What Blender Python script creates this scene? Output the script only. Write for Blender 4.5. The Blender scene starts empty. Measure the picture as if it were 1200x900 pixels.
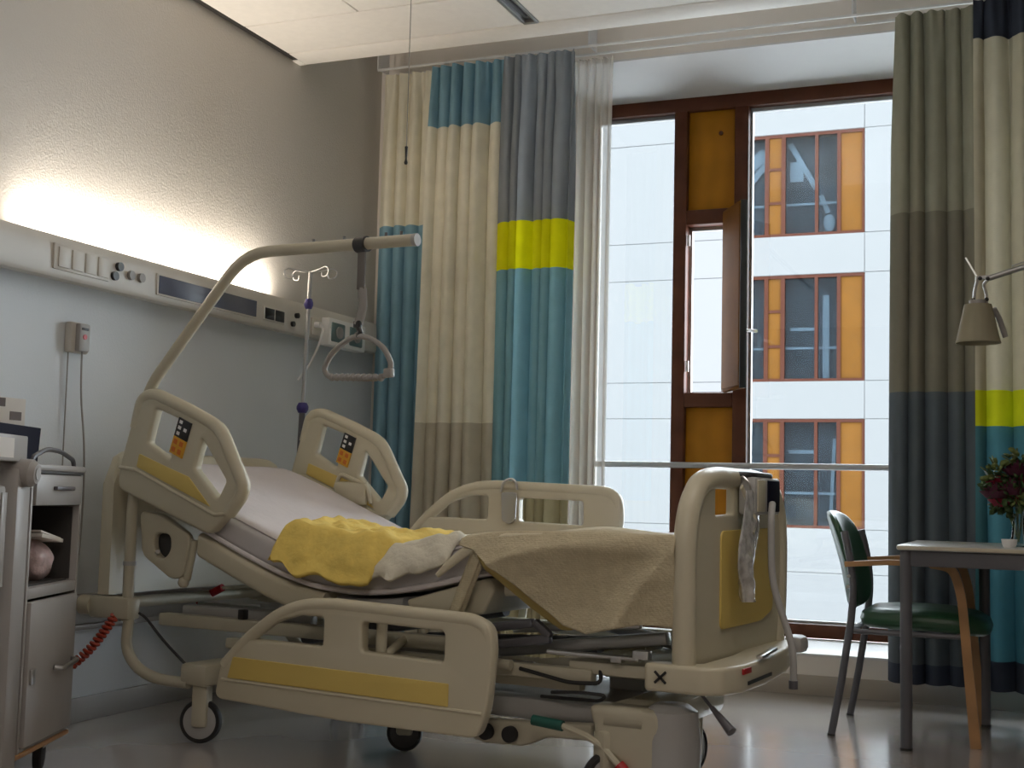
import bpy, bmesh, math, random
from mathutils import Vector, Matrix, noise
C = bpy.context.scene.collection
PI = math.pi
rnd = random.Random(7)

# ---------------------------------------------------------------- camera, sky, lights, exposure
cam = bpy.data.objects.new('camera', bpy.data.cameras.new('camera'))
C.objects.link(cam)
cam.data.sensor_width = 36.0
cam.data.lens = 45.52
cam.data.clip_start = 0.05
cam.data.clip_end = 300
right = Vector((0.925532, 0.37788676, 0.02433331)); up = Vector((0.01055304, -0.08997518, 0.9958881)); back = Vector((0.37852232, -0.92146951, -0.08726277))
m = Matrix((right, up, back)).transposed().to_4x4()
m.translation = Vector((0, 0, 0.88))
cam.matrix_world = m
bpy.context.scene.camera = cam

world = bpy.data.worlds.new('overcast_sky'); bpy.context.scene.world = world
world.use_nodes = True
bg = world.node_tree.nodes['Background']
# overcast sky, brighter towards the zenith
wn = world.node_tree.nodes; wl_ = world.node_tree.links
tcw = wn.new('ShaderNodeTexCoord'); sepw = wn.new('ShaderNodeSeparateXYZ'); rw = wn.new('ShaderNodeMapRange'); mw = wn.new('ShaderNodeMix'); mw.data_type = 'RGBA'
wl_.new(tcw.outputs['Generated'], sepw.inputs[0]); wl_.new(sepw.outputs['Z'], rw.inputs['Value']); wl_.new(rw.outputs[0], mw.inputs[0])
mw.inputs[6].default_value = (0.52, 0.56, 0.60, 1); mw.inputs[7].default_value = (0.88, 0.94, 1.0, 1)
wl_.new(mw.outputs[2], bg.inputs['Color'])
bg.inputs['Strength'].default_value = 13.0

def area(name, loc, rot, sx, sy, power, color, portal=False, spread=PI):
    l = bpy.data.lights.new(name, 'AREA'); l.shape = 'RECTANGLE'; l.size = sx; l.size_y = sy
    l.energy = power; l.color = color; l.spread = spread
    o = bpy.data.objects.new(name, l); C.objects.link(o); o.location = loc; o.rotation_euler = rot
    if portal: l.cycles.is_portal = True
    return o
# tube lying in the open top of the bedhead unit, shining up the wall
area('bedhead_tube_light', (-3.318, 4.33, 1.80), (0, PI - math.radians(22), 0), 0.05, 1.60, 12.0, (1.0, 0.89, 0.75))
# added fill lamps under the ceiling, out of view, to brighten the room
area('added_fill_light', (-0.3, 0.2, 2.93), (0, 0, 0), 1.2, 0.6, 27.0, (1.0, 0.89, 0.77))
area('added_fill_light', (-0.3, 3.2, 2.93), (0, 0, 0), 1.2, 0.6, 9.0, (1.0, 0.90, 0.80))

vs = bpy.context.scene.view_settings
vs.view_transform = 'Standard'; vs.look = 'None'; vs.gamma = 1.0; vs.use_curve_mapping = False
vs.exposure = 0.33
cy = bpy.context.scene.cycles
cy.max_bounces = 9; cy.diffuse_bounces = 6; cy.glossy_bounces = 4; cy.transparent_max_bounces = 16
cy.caustics_reflective = False; cy.caustics_refractive = False
cy.sample_clamp_indirect = 6.0

# ---------------------------------------------------------------- materials
M = {}
def mat(name, col, rough=0.5, metal=0.0, vary=0.06, nscale=6.0, bump=0.0, bscale=60.0, spec=0.5, translucent=0.0, transparent=0.0, coat=0.0, wave=None):
    k = bpy.data.materials.new(name); k.use_nodes = True
    nt = k.node_tree; N = nt.nodes; L = nt.links
    p = N['Principled BSDF']; out = N['Material Output']
    p.inputs['Roughness'].default_value = rough; p.inputs['Metallic'].default_value = metal
    p.inputs['Specular IOR Level'].default_value = spec
    p.inputs['Coat Weight'].default_value = coat
    tc = N.new('ShaderNodeTexCoord')
    nz = N.new('ShaderNodeTexNoise'); nz.inputs['Scale'].default_value = nscale; nz.inputs['Detail'].default_value = 4
    L.new(tc.outputs['Object'], nz.inputs['Vector'])
    rp = N.new('ShaderNodeValToRGB')
    a = [max(0, c * (1 - vary)) for c in col]; b = [min(1, c * (1 + vary)) for c in col]
    rp.color_ramp.elements[0].position = 0.3; rp.color_ramp.elements[1].position = 0.7
    rp.color_ramp.elements[0].color = (*a, 1); rp.color_ramp.elements[1].color = (*b, 1)
    L.new(nz.outputs['Fac'], rp.inputs['Fac']); L.new(rp.outputs['Color'], p.inputs['Base Color'])
    if wave:
        w = N.new('ShaderNodeTexWave'); w.bands_direction = wave[0]; w.inputs['Scale'].default_value = wave[1]; w.inputs['Distortion'].default_value = wave[2]
        w.inputs['Detail'].default_value = 3
        L.new(tc.outputs['Object'], w.inputs['Vector'])
        mx = N.new('ShaderNodeMix'); mx.data_type = 'RGBA'; mx.inputs[0].default_value = wave[3]
        L.new(rp.outputs['Color'], mx.inputs[6]); L.new(w.outputs['Color'], mx.inputs[7]); mx.blend_type = 'MULTIPLY'
        L.new(mx.outputs[2], p.inputs['Base Color'])
    if bump:
        n2 = N.new('ShaderNodeTexNoise'); n2.inputs['Scale'].default_value = bscale; n2.inputs['Detail'].default_value = 3
        L.new(tc.outputs['Object'], n2.inputs['Vector'])
        bp = N.new('ShaderNodeBump'); bp.inputs['Strength'].default_value = bump; bp.inputs['Distance'].default_value = 0.01
        L.new(n2.outputs['Fac'], bp.inputs['Height']); L.new(bp.outputs['Normal'], p.inputs['Normal'])
    sh = p.outputs[0]
    if translucent:
        t = N.new('ShaderNodeBsdfTranslucent'); L.new(rp.outputs['Color'], t.inputs['Color'])
        x = N.new('ShaderNodeMixShader'); x.inputs[0].default_value = translucent
        L.new(sh, x.inputs[1]); L.new(t.outputs[0], x.inputs[2]); sh = x.outputs[0]
    if transparent:
        t = N.new('ShaderNodeBsdfTransparent')
        x = N.new('ShaderNodeMixShader'); x.inputs[0].default_value = transparent
        L.new(sh, x.inputs[1]); L.new(t.outputs[0], x.inputs[2]); sh = x.outputs[0]
    L.new(sh, out.inputs['Surface'])
    M[name] = k
    return k
def glass_mat(name, tint, refl=1.0, rough=0.0):
    k = bpy.data.materials.new(name); k.use_nodes = True; nt = k.node_tree; N = nt.nodes; L = nt.links
    N.remove(N['Principled BSDF']); out = N['Material Output']
    t = N.new('ShaderNodeBsdfTransparent'); t.inputs['Color'].default_value = (*tint, 1)
    g = N.new('ShaderNodeBsdfGlossy'); g.inputs['Roughness'].default_value = rough; g.inputs['Color'].default_value = (refl, refl, refl, 1)
    f = N.new('ShaderNodeFresnel'); f.inputs['IOR'].default_value = 1.45
    x = N.new('ShaderNodeMixShader'); L.new(f.outputs[0], x.inputs[0]); L.new(t.outputs[0], x.inputs[1]); L.new(g.outputs[0], x.inputs[2])
    L.new(x.outputs[0], out.inputs['Surface']); M[name] = k
mat('window_wall_paint', (0.80, 0.75, 0.70), 0.75, vary=0.02, nscale=2)
mat('wall_paint', (0.60, 0.575, 0.54), 0.75, vary=0.02, nscale=2, bump=0.25, bscale=140)
mat('lower_wall_daylit', (0.70, 0.74, 0.78), 0.55, vary=0.02, nscale=2, bump=0.1, bscale=140)  # same wall as above; cool window light is put into this colour
mat('white_paint', (0.74, 0.74, 0.75), 0.6, vary=0.015)
mat('ceiling_tile', (0.90, 0.87, 0.83), 0.8, vary=0.02, nscale=30, bump=0.1, bscale=300)
mat('shadow_gap', (0.03, 0.028, 0.026), 0.8)
mat('floor_vinyl', (0.42, 0.385, 0.365), 0.17, vary=0.05, nscale=1.2, spec=0.9, coat=0.7)
M['floor_vinyl'].node_tree.nodes['Principled BSDF'].inputs['Coat Roughness'].default_value = 0.14
mat('skirting', (0.40, 0.36, 0.31), 0.5, vary=0.03)
mat('left_skirting', (0.36, 0.35, 0.34), 0.5, vary=0.03)
mat('sill_white', (0.80, 0.80, 0.80), 0.35, vary=0.01)
mat('window_wood', (0.11, 0.035, 0.017), 0.5, spec=0.25, vary=0.15, nscale=10, wave=('Z', 1.5, 6, 0.15))
mat('orange_board', (0.44, 0.18, 0.010), 0.5, spec=0.2, vary=0.10, nscale=5, wave=('X', 3, 4, 0.10))
mat('leaf_wood', (0.17, 0.065, 0.010), 0.7, vary=0.12, nscale=6, spec=0.08)
mat('far_orange', (0.062, 0.025, 0.0025), 0.8, spec=0.1, vary=0.10, nscale=3)
mat('far_frame', (0.03, 0.009, 0.005), 0.8, spec=0.1, vary=0.1)
mat('facade_white', (0.098, 0.100, 0.1015), 0.9, spec=0.05, vary=0.012, nscale=0.6)
mat('facade_back', (0.10, 0.10, 0.11), 0.8)
mat('far_interior', (0.075, 0.083, 0.092), 0.8, vary=0.3, nscale=1.5)
mat('far_rail_and_glint', (0.42, 0.45, 0.47), 0.7)
mat('ground', (0.42, 0.42, 0.42), 0.9, vary=0.15, nscale=0.4)
glass_mat('window_glass', (0.95, 0.97, 0.97))
glass_mat('far_glass', (0.62, 0.68, 0.72), 0.10)
mat('steel', (0.62, 0.62, 0.62), 0.28, 1.0, vary=0.03)
mat('brushed_metal', (0.42, 0.42, 0.42), 0.38, 0.9, vary=0.04)
mat('slot_metal', (0.18, 0.18, 0.19), 0.5, 0.4)
mat('dark_steel', (0.12, 0.12, 0.135), 0.42, 0.3, vary=0.05)
mat('bed_plastic', (0.56, 0.52, 0.40), 0.36, vary=0.02, spec=0.45)
mat('bed_frame_paint', (0.50, 0.47, 0.37), 0.36, vary=0.03)
mat('bed_grey', (0.40, 0.40, 0.40), 0.4, vary=0.04)
mat('bed_dark', (0.06, 0.06, 0.062), 0.45, vary=0.1)
mat('yellow_panel', (0.66, 0.50, 0.145), 0.42, vary=0.03)
mat('button_black', (0.018, 0.018, 0.02), 0.35)
mat('button_yellow', (0.68, 0.36, 0.03), 0.4)
mat('button_orange', (0.60, 0.16, 0.02), 0.4)
mat('print_white', (0.75, 0.75, 0.75), 0.5)
mat('red_plastic', (0.42, 0.015, 0.02), 0.4)
mat('hose_red', (0.36, 0.05, 0.025), 0.4)
mat('green_plastic', (0.01, 0.09, 0.07), 0.4)
mat('black_rubber', (0.018, 0.018, 0.02), 0.6)
mat('black_plastic', (0.02, 0.02, 0.022), 0.4)
mat('sheet_white', (0.70, 0.66, 0.68), 0.85, vary=0.03, bump=0.25, bscale=25)
mat('mattress_side_shade', (0.56, 0.54, 0.55), 0.7, vary=0.03, bump=0.1, bscale=30)  # sheet tone made greyer; shade on the mattress side is in the colour
mat('blanket_beige', (0.54, 0.475, 0.33), 0.95, vary=0.07, nscale=30, bump=0.5, bscale=120, wave=('Z', 55, 1.0, 0.10))
mat('blanket_hem', (0.66, 0.61, 0.47), 0.9, vary=0.05, bump=0.3, bscale=90)
mat('yellow_cotton', (0.84, 0.63, 0.16), 0.9, vary=0.10, nscale=14, bump=1.0, bscale=18)
mat('white_cotton', (0.72, 0.69, 0.58), 0.9, vary=0.06, nscale=14, bump=0.7, bscale=30)
def cloth(name, col, tl=0.18): mat(name, col, 0.9, vary=0.05, nscale=12, bump=0.2, bscale=300, spec=0.15, translucent=tl)
cloth('cloth_cream', (0.88, 0.84, 0.70)); cloth('cloth_blue', (0.26, 0.45, 0.56)); cloth('cloth_teal', (0.24, 0.46, 0.54))
cloth('cloth_slate', (0.31, 0.34, 0.37)); cloth('cloth_lime', (0.85, 0.84, 0.01)); cloth('cloth_taupe', (0.62, 0.57, 0.46))
cloth('cloth_khaki', (0.48, 0.43, 0.27)); cloth('hem_khaki', (0.46, 0.36, 0.14)); cloth('cloth_olive', (0.30, 0.29, 0.22), 0.05); cloth('cloth_dark_olive', (0.20, 0.185, 0.14), 0.05)
cloth('cloth_slate_blue', (0.10, 0.12, 0.135), 0.03); cloth('cloth_navy', (0.05, 0.06, 0.085), 0.02)
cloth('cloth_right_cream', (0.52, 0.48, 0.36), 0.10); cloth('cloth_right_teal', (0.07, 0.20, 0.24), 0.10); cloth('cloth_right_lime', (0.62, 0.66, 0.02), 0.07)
mat('sheer', (0.66, 0.61, 0.53), 0.9, vary=0.03, translucent=0.35, transparent=0.42)
mat('unit_white', (0.60, 0.57, 0.52), 0.4, vary=0.02)
mat('screen_blue', (0.10, 0.11, 0.16), 0.25, vary=0.1)
mat('outlet_green', (0.12, 0.19, 0.20), 0.4)
mat('cart_white', (0.36, 0.345, 0.335), 0.4, vary=0.03)
mat('cart_dark', (0.05, 0.047, 0.045), 0.6)
mat('navy_lid', (0.008, 0.009, 0.022), 0.7, spec=0.12)
mat('paper', (0.72, 0.68, 0.64), 0.8)
mat('photo_dark', (0.12, 0.09, 0.08), 0.6)
mat('plastic_bag', (0.55, 0.42, 0.42), 0.35, vary=0.3, nscale=25, bump=0.5, bscale=40)
mat('strap_grey', (0.17, 0.16, 0.155), 0.8)
mat('grip_grey', (0.30, 0.29, 0.28), 0.5)
mat('indigo_plastic', (0.03, 0.02, 0.16), 0.4)
mat('green_vinyl', (0.018, 0.075, 0.035), 0.38, vary=0.08)
mat('beech_wood', (0.42, 0.23, 0.10), 0.45, vary=0.12, nscale=8, wave=('Z', 2, 5, 0.15))
mat('table_top', (0.45, 0.46, 0.45), 0.3, vary=0.03)
mat('table_edge', (0.50, 0.46, 0.36), 0.5)
mat('lamp_shade', (0.34, 0.31, 0.22), 0.7, vary=0.03, translucent=0.2)
glass_mat('clear_glass', (0.90, 0.94, 0.94))
mat('water', (0.45, 0.5, 0.5), 0.1, transparent=0.5)
mat('leaf', (0.035, 0.075, 0.02), 0.6, vary=0.35, nscale=30)
mat('pale_leaf', (0.14, 0.18, 0.05), 0.6, vary=0.25, nscale=30)
mat('petal_crimson', (0.26, 0.008, 0.04), 0.6, vary=0.35, nscale=40)
mat('petal_dark', (0.07, 0.008, 0.03), 0.6, vary=0.3, nscale=40)
mat('clear_pouch', (0.62, 0.62, 0.64), 0.12, vary=0.35, nscale=30, bump=1.0, bscale=18, transparent=0.35, coat=0.5)

# ---------------------------------------------------------------- mesh helpers
def fillet(pts, r, closed=True, n=5):
    if r <= 0: return [Vector(p) for p in pts]
    P = [Vector(p) for p in pts]; out = []
    N = len(P)
    for i, p in enumerate(P):
        if not closed and i in (0, N - 1): out.append(p); continue
        a = P[i - 1]; b = P[(i + 1) % N]
        da = (a - p); db = (b - p)
        if da.length < 1e-6 or db.length < 1e-6: out.append(p); continue
        k = min(r, da.length * 0.48, db.length * 0.48)
        s = p + da.normalized() * k; e = p + db.normalized() * k
        if da.normalized().dot(db.normalized()) < -0.995: out.append(p); continue
        for j in range(n + 1):
            t = j / n
            out.append(s * (1 - t) ** 2 + p * 2 * t * (1 - t) + e * t * t)
    return out
class MB:
    def __init__(s): s.bm = bmesh.new(); s.mats = []; s.mi = 0
    def use(s, mname):
        if mname not in s.mats: s.mats.append(mname)
        s.mi = s.mats.index(mname); return s
    def raw(s, verts, faces, mx=None):
        vs_ = [s.bm.verts.new((mx @ Vector(v)) if mx else Vector(v)) for v in verts]
        for f in faces:
            try:
                q = s.bm.faces.new([vs_[i] for i in f]); q.material_index = s.mi
            except ValueError: pass
        return s
    def merge(s, bm2, mx=None):
        bm2.verts.ensure_lookup_table(); bm2.verts.index_update()
        s.raw([v.co.copy() for v in bm2.verts], [[v.index for v in f.verts] for f in bm2.faces], mx); bm2.free(); return s
    def box(s, a, b, bev=0.0, mx=None, seg=2):
        t = bmesh.new(); bmesh.ops.create_cube(t, size=1)
        c = [(a[i] + b[i]) / 2 for i in range(3)]; d = [abs(b[i] - a[i]) for i in range(3)]
        for v in t.verts: v.co = Vector((c[0] + v.co.x * d[0], c[1] + v.co.y * d[1], c[2] + v.co.z * d[2]))
        if bev > 0: bmesh.ops.bevel(t, geom=list(t.edges), offset=min(bev, min(d) * 0.45), segments=seg, affect='EDGES', profile=0.5)
        return s.merge(t, mx)
    def beam(s, p, q, w, h, bev=0.0):
        p = Vector(p); q = Vector(q); d = q - p; L = d.length; d.normalize()
        upv = Vector((0, 0, 1)) if abs(d.z) < 0.9 else Vector((1, 0, 0))
        y = upv.cross(d).normalized(); z = d.cross(y)
        mx = Matrix((d, y, z)).transposed().to_4x4(); mx.translation = p
        return s.box((0, -w / 2, -h / 2), (L, w / 2, h / 2), bev, mx)
    def tube(s, pts, r, n=12, fil=0.0, closed=False, caps=True, flat=1.0):
        P = fillet(pts, fil, closed) if fil else [Vector(p) for p in pts]
        Q = [P[0]]
        for p in P[1:]:
            if (p - Q[-1]).length > 1e-5: Q.append(p)
        P = Q; N = len(P); rings = []
        T = []
        for i in range(N):
            a = P[i - 1] if (i > 0 or closed) else P[0]; b = P[(i + 1) % N] if (i < N - 1 or closed) else P[-1]
            T.append((b - a).normalized())
        nrm = T[0].orthogonal().normalized()
        if abs(T[0].z) < 0.9: nrm = (Vector((0, 0, 1)) - T[0] * T[0].z).normalized()
        for i in range(N):
            if i: nrm = (nrm - T[i] * nrm.dot(T[i])).normalized()
            bi = T[i].cross(nrm)
            rr = r[i] if isinstance(r, (list, tuple)) and len(r) == N else (r if not isinstance(r, (list, tuple)) else r[0] + (r[1] - r[0]) * i / max(1, N - 1))
            rings.append([P[i] + (nrm * math.cos(2 * PI * j / n) + bi * flat * math.sin(2 * PI * j / n)) * rr for j in range(n)])
        V = [v for g in rings for v in g]; F = []
        for i in range(N - 1 if not closed else N):
            k = (i + 1) % N
            for j in range(n): F.append((i * n + j, i * n + (j + 1) % n, k * n + (j + 1) % n, k * n + j))
        if caps and not closed: F.append(tuple(range(n))[::-1]); F.append(tuple((N - 1) * n + j for j in range(n)))
        return s.raw(V, F)
    def cyl(s, p, q, r, n=20, r2=None): return s.tube([p, q], [r, r if r2 is None else r2], n)
    def lathe(s, prof, mx=None, n=24):
        V = []; F = []
        for (r, z) in prof:
            for j in range(n): V.append((max(r, 1e-4) * math.cos(2 * PI * j / n), max(r, 1e-4) * math.sin(2 * PI * j / n), z))
        for i in range(len(prof) - 1):
            for j in range(n): F.append((i * n + j, i * n + (j + 1) % n, (i + 1) * n + (j + 1) % n, (i + 1) * n + j))
        return s.raw(V, F, mx)
    def ball(s, c, r, sc=(1, 1, 1), n=10):
        t = bmesh.new(); bmesh.ops.create_uvsphere(t, u_segments=n + 4, v_segments=n, radius=r)
        for v in t.verts: v.co = Vector((v.co.x * sc[0] + c[0], v.co.y * sc[1] + c[1], v.co.z * sc[2] + c[2]))
        return s.merge(t)
    def plate(s, outer, holes, thick, bev, mx, fil=0.0, hfil=0.0):
        cu = bpy.data.curves.new('t', 'CURVE'); cu.dimensions = '2D'; cu.fill_mode = 'BOTH'
        cu.extrude = max(thick / 2 - bev, 0.0005); cu.bevel_depth = bev; cu.bevel_resolution = 3; cu.offset = -bev
        for k, pl in enumerate([outer] + list(holes)):
            fr = fil if k == 0 else hfil
            pts = fillet([(p[0], p[1], 0) for p in pl], fr) if fr else [Vector((p[0], p[1], 0)) for p in pl]
            sp = cu.splines.new('POLY'); sp.points.add(len(pts) - 1); sp.use_cyclic_u = True
            for i, p in enumerate(pts): sp.points[i].co = (p.x, p.y, 0, 1)
        o = bpy.data.objects.new('t', cu)
        me = bpy.data.meshes.new_from_object(o)
        V = [v.co.copy() for v in me.vertices]; F = [tuple(p.vertices) for p in me.polygons]
        s.raw(V, F, mx)
        bpy.data.meshes.remove(me); bpy.data.objects.remove(o); bpy.data.curves.remove(cu)
        return s
    def grid(s, f, nu, nv, closed_u=False):
        V = [f(i / nu, j / nv) for i in range(nu + 1) for j in range(nv + 1)]
        F = [(i * (nv + 1) + j, (i + 1) * (nv + 1) + j, (i + 1) * (nv + 1) + j + 1, i * (nv + 1) + j + 1) for i in range(nu) for j in range(nv)]
        return s.raw(V, F)
    def build(s, name, mname=None, parent=None, angle=38, label=None, solid=0.0, kind=None):
        if not s.mats: s.mats = [mname]
        bmesh.ops.remove_doubles(s.bm, verts=s.bm.verts, dist=1e-5)
        bmesh.ops.recalc_face_normals(s.bm, faces=s.bm.faces)
        me = bpy.data.meshes.new(name); s.bm.to_mesh(me); s.bm.free()
        for x in s.mats: me.materials.append(M[x])
        me.shade_smooth(); me.set_sharp_from_angle(angle=math.radians(angle))
        o = bpy.data.objects.new(name, me); C.objects.link(o)
        if parent: o.parent = parent
        if solid:
            sm = o.modifiers.new('thickness', 'SOLIDIFY'); sm.thickness = solid; sm.offset = 0
        if label: o['label'] = label
        if kind: o['kind'] = kind
        return o
def tag(o, label=None, cat=None, group=None, kind=None):
    if label: o['label'] = label
    if cat: o['category'] = cat
    if group: o['group'] = group
    if kind: o['kind'] = kind
    return o
def empty(name, loc=(0, 0, 0), rz=0):
    o = bpy.data.objects.new(name, None); C.objects.link(o); o.location = loc; o.rotation_euler = (0, 0, rz); o.empty_display_size = 0.1
    return o
XZ = lambda v: Matrix(((1, 0, 0, 0), (0, 0, 1, v), (0, 1, 0, 0), (0, 0, 0, 1)))      # plate (a,b) -> x=a, z=b at y=v
YZ = lambda x: Matrix(((0, 0, 1, x), (1, 0, 0, 0), (0, 1, 0, 0), (0, 0, 0, 1)))      # plate (a,b) -> y=a, z=b at x
XY = lambda z: Matrix.Translation((0, 0, z))

# ---------------------------------------------------------------- setting
XL, YW, XR, YB = -3.375, 6.208, 4.6, -1.8
ZC = 2.98
YE = 5.36       # where the tiled ceiling ends in front of the window strip
MB().box((XL - 0.3, YB - 0.3, -0.2), (XR + 0.3, YW + 0.02, 0)).build('floor', 'floor_vinyl', kind='structure')
wl = MB().use('wall_paint').box((XL - 0.15, YB, 1.68), (XL, YW, 3.6)).use('lower_wall_daylit').box((XL - 0.15, YB, 0), (XL, YW, 1.68)).build('wall_left', kind='structure')
MB().box((XR, YB, 0), (XR + 0.15, YW, 3.6)).build('wall_right', 'wall_paint', kind='structure')
MB().box((XL - 0.15, YB - 0.15, 0), (XR + 0.15, YB, 3.6)).build('wall_back', 'wall_paint', kind='structure')
WX0, WX1, ZS, ZT = -2.42, 2.48, 0.19, 3.13
ww = MB().use('window_wall_paint').box((XL - 0.15, YW, 0), (WX0, 7.1, 3.6)).box((WX1, YW, 0), (XR + 0.15, 7.1, 3.6)).box((WX0, YW, -0.2), (WX1, 7.1, ZS - 0.012)).box((WX0, YW, ZT + 0.01), (WX1, 7.1, 3.6))
ww.build('wall_window', kind='structure')
MB().box((WX0, YW - 0.006, ZS - 0.012), (WX1, 6.9, ZS), 0.003).build('trim_1', 'sill_white', kind='structure')
MB().box((WX0, YW, ZT), (WX1, 6.9, ZT + 0.01)).build('trim_2', 'white_paint', kind='structure')
MB().box((XL, YW - 0.014, 0), (XR, YW, 0.09), 0.003).build('baseboard_window', 'skirting', kind='structure')
MB().box((XL, YB, 0), (XL + 0.014, YW - 0.014, 0.09), 0.003).build('baseboard_left', 'left_skirting', kind='structure')
# ceiling: slab with dark shadow gap by the left wall, panels hung under it
ceil = MB().use('ceiling_tile').box((XL - 0.15, YB - 0.15, ZC + 0.03), (XR + 0.15, YE, 3.6)).box((XL - 0.15, YE, 3.5), (XR + 0.15, 7.1, 3.62)).build('ceiling', kind='structure')
MB().box((XL, YB, ZC + 0.005), (XL + 0.035, YE - 0.07, ZC + 0.03)).build('shadow_gap', 'shadow_gap', ceil, label='dark shadow gap along the wall')
MB().box((XL + 0.035, YE - 0.16, ZC), (XR, YE, ZC + 0.03), 0.004).build('edge_strip', 'ceiling_tile', ceil)
MB().box((XL, YE - 0.07, ZC - 0.001), (XL + 0.035, YE, ZC + 0.03), 0.001).build('edge_strip', 'ceiling_tile', ceil)
rows = [(4.82, 5.192)] + [(4.82 - 0.62 * (i + 1), 4.82 - 0.62 * i) for i in range(6)]
SX0, SX1 = -2.12, -2.045
for ri, (ya, yb) in enumerate(rows):
    xs = [XL + 0.035] + ([-2.75] if ri else []) + [SX0]
    segs = list(zip(xs[:-1], xs[1:])) + [(SX1 + 1.24 * k, min(SX1 + 1.24 * (k + 1), XR)) for k in range(4) if SX1 + 1.24 * k < XR - 0.1]
    for (xa, xb) in segs:
        MB().box((xa + 0.003, ya + 0.003, ZC), (xb - 0.003, yb - 0.003, ZC + 0.029), 0.003, seg=1).build('ceiling_panel', 'ceiling_tile', ceil)
slot = empty('ceiling_slot', (-2.08, 4.0, ZC))
tag(slot, 'dark metal slot running across the pale ceiling panels', 'vent')
MB().use('brushed_metal').box((-0.035, -2.8, -0.004), (-0.022, 1.17, 0.029), 0.002).box((0.022, -2.8, -0.004), (0.035, 1.17, 0.029), 0.002).box((-0.035, 1.165, -0.004), (0.035, 1.19, 0.029), 0.002).build('frame', None, slot)
MB().box((-0.022, -2.8, 0.012), (0.022, 1.17, 0.029)).build('slot_backing', 'slot_metal', slot)
MB().box((-0.006, -2.8, 0.002), (0.006, 1.12, 0.02), 0.002).build('blade', 'black_plastic', slot)

# ---------------------------------------------------------------- window
win = empty('window_1', (0, 6.95, 0)); win['kind'] = 'structure'
def wbox(name, x0, x1, z0, z1, mname, y0=-0.05, y1=0.06, bev=0.006): return MB().box((x0, y0, z0), (x1, y1, z1), bev).build(name, mname, win)
wbox('frame_rail', WX0, WX1, 3.052, 3.13, 'window_wood'); wbox('frame_rail', WX0, WX1, ZS, 0.262, 'window_wood')
wbox('frame_stile', WX0, -2.35, 0.262, 3.052, 'window_wood'); wbox('frame_stile', WX1 - 0.07, WX1, 0.262, 3.052, 'window_wood')
wbox('frame_stile', 0.62, 0.70, 0.262, 3.052, 'window_wood')
for (a, b) in ((-1.886, -1.812), (-1.545, -1.468)): wbox('mullion', a, b, 0.262, 3.052, 'window_wood', -0.06)
for (a, b) in ((2.405, 2.488), (1.395, 1.474)): wbox('cross_rail', -1.812, -1.545, a, b, 'window_wood', -0.06)
wbox('infill_board', -1.812, -1.545, 2.488, 3.052, 'orange_board', -0.02, 0.03); wbox('infill_board', -1.812, -1.545, 0.262, 1.395, 'orange_board', -0.02, 0.03)
MB().cyl((-1.63, -0.018, 2.92), (-1.63, -0.024, 2.92), 0.012).build('plug', 'window_wood', win)
# thin grey weather strips round the glazing
st = MB()
for (a, b) in ((-2.35, -1.886), (-1.468, 0.62), (0.70, WX1 - 0.07)):
    st.box((a, 0.0, 3.03), (b, 0.03, 3.052)).box((a, 0.0, 0.262), (b, 0.03, 0.275)).box((a, 0, 0.275), (a + 0.012, 0.03, 3.03)).box((b - 0.012, 0, 0.275), (b, 0.03, 3.03))
st.box((-1.812, 0.02, 2.385), (-1.545, 0.05, 2.405)).box((-1.812, 0.02, 1.474), (-1.795, 0.05, 2.385)).box((-1.795, 0.02, 1.474), (-1.545, 0.05, 1.484))
st.build('weather_strip', 'brushed_metal', win)
for (a, b) in ((-2.35, -1.886), (-1.468, 0.62), (0.70, WX1 - 0.07)): MB().box((a, 0.012, 0.262), (b, 0.018, 3.052)).build('glass_pane', 'window_glass', win)
# opened ventilation leaf
leaf = empty('casement_leaf', (-1.595, -0.05, 0)); leaf.parent = win; leaf.rotation_euler = (0, 0, math.radians(-58.5))
MB().use('leaf_wood').box((0.0, -0.014, 1.475), (0.295, 0.018, 2.47), 0.004).use('leaf_wood').box((0.012, -0.018, 1.49), (0.285, -0.012, 2.455)).build('leaf_board', None, leaf)
MB().box((0.295, -0.016, 1.475), (0.303, 0.020, 2.47), 0.002).build('edge_seal', 'black_plastic', leaf)
MB().use('steel').box((0.20, 0.018, 1.72), (0.225, 0.030, 1.82), 0.003).cyl((0.212, 0.03, 1.79), (0.212, 0.062, 1.79), 0.008).tube([(0.212, 0.058, 1.79), (0.30, 0.075, 1.775)], 0.009).build('lever_handle', None, leaf)
hinge = MB()
for z in (1.62, 2.32): hinge.cyl((-1.80, -0.045, z - 0.03), (-1.80, -0.045, z + 0.03), 0.008)
hinge.build('catch', 'steel', win)

rail = empty('window_rail', (-0.3, 6.78, 1.075)); tag(rail, 'slim round metal rail running across the big window at waist height', 'rail')
MB().cyl((-2.11, 0, 0), (2.04, 0, 0), 0.016).build('rail_tube', 'brushed_metal', rail)
for x in (-2.10, 2.03): MB().use('brushed_metal').cyl((x, 0, 0), (x, 0.115, 0), 0.010).cyl((x, 0.10, 0), (x, 0.118, 0), 0.025).build('bracket', None, rail)

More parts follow.
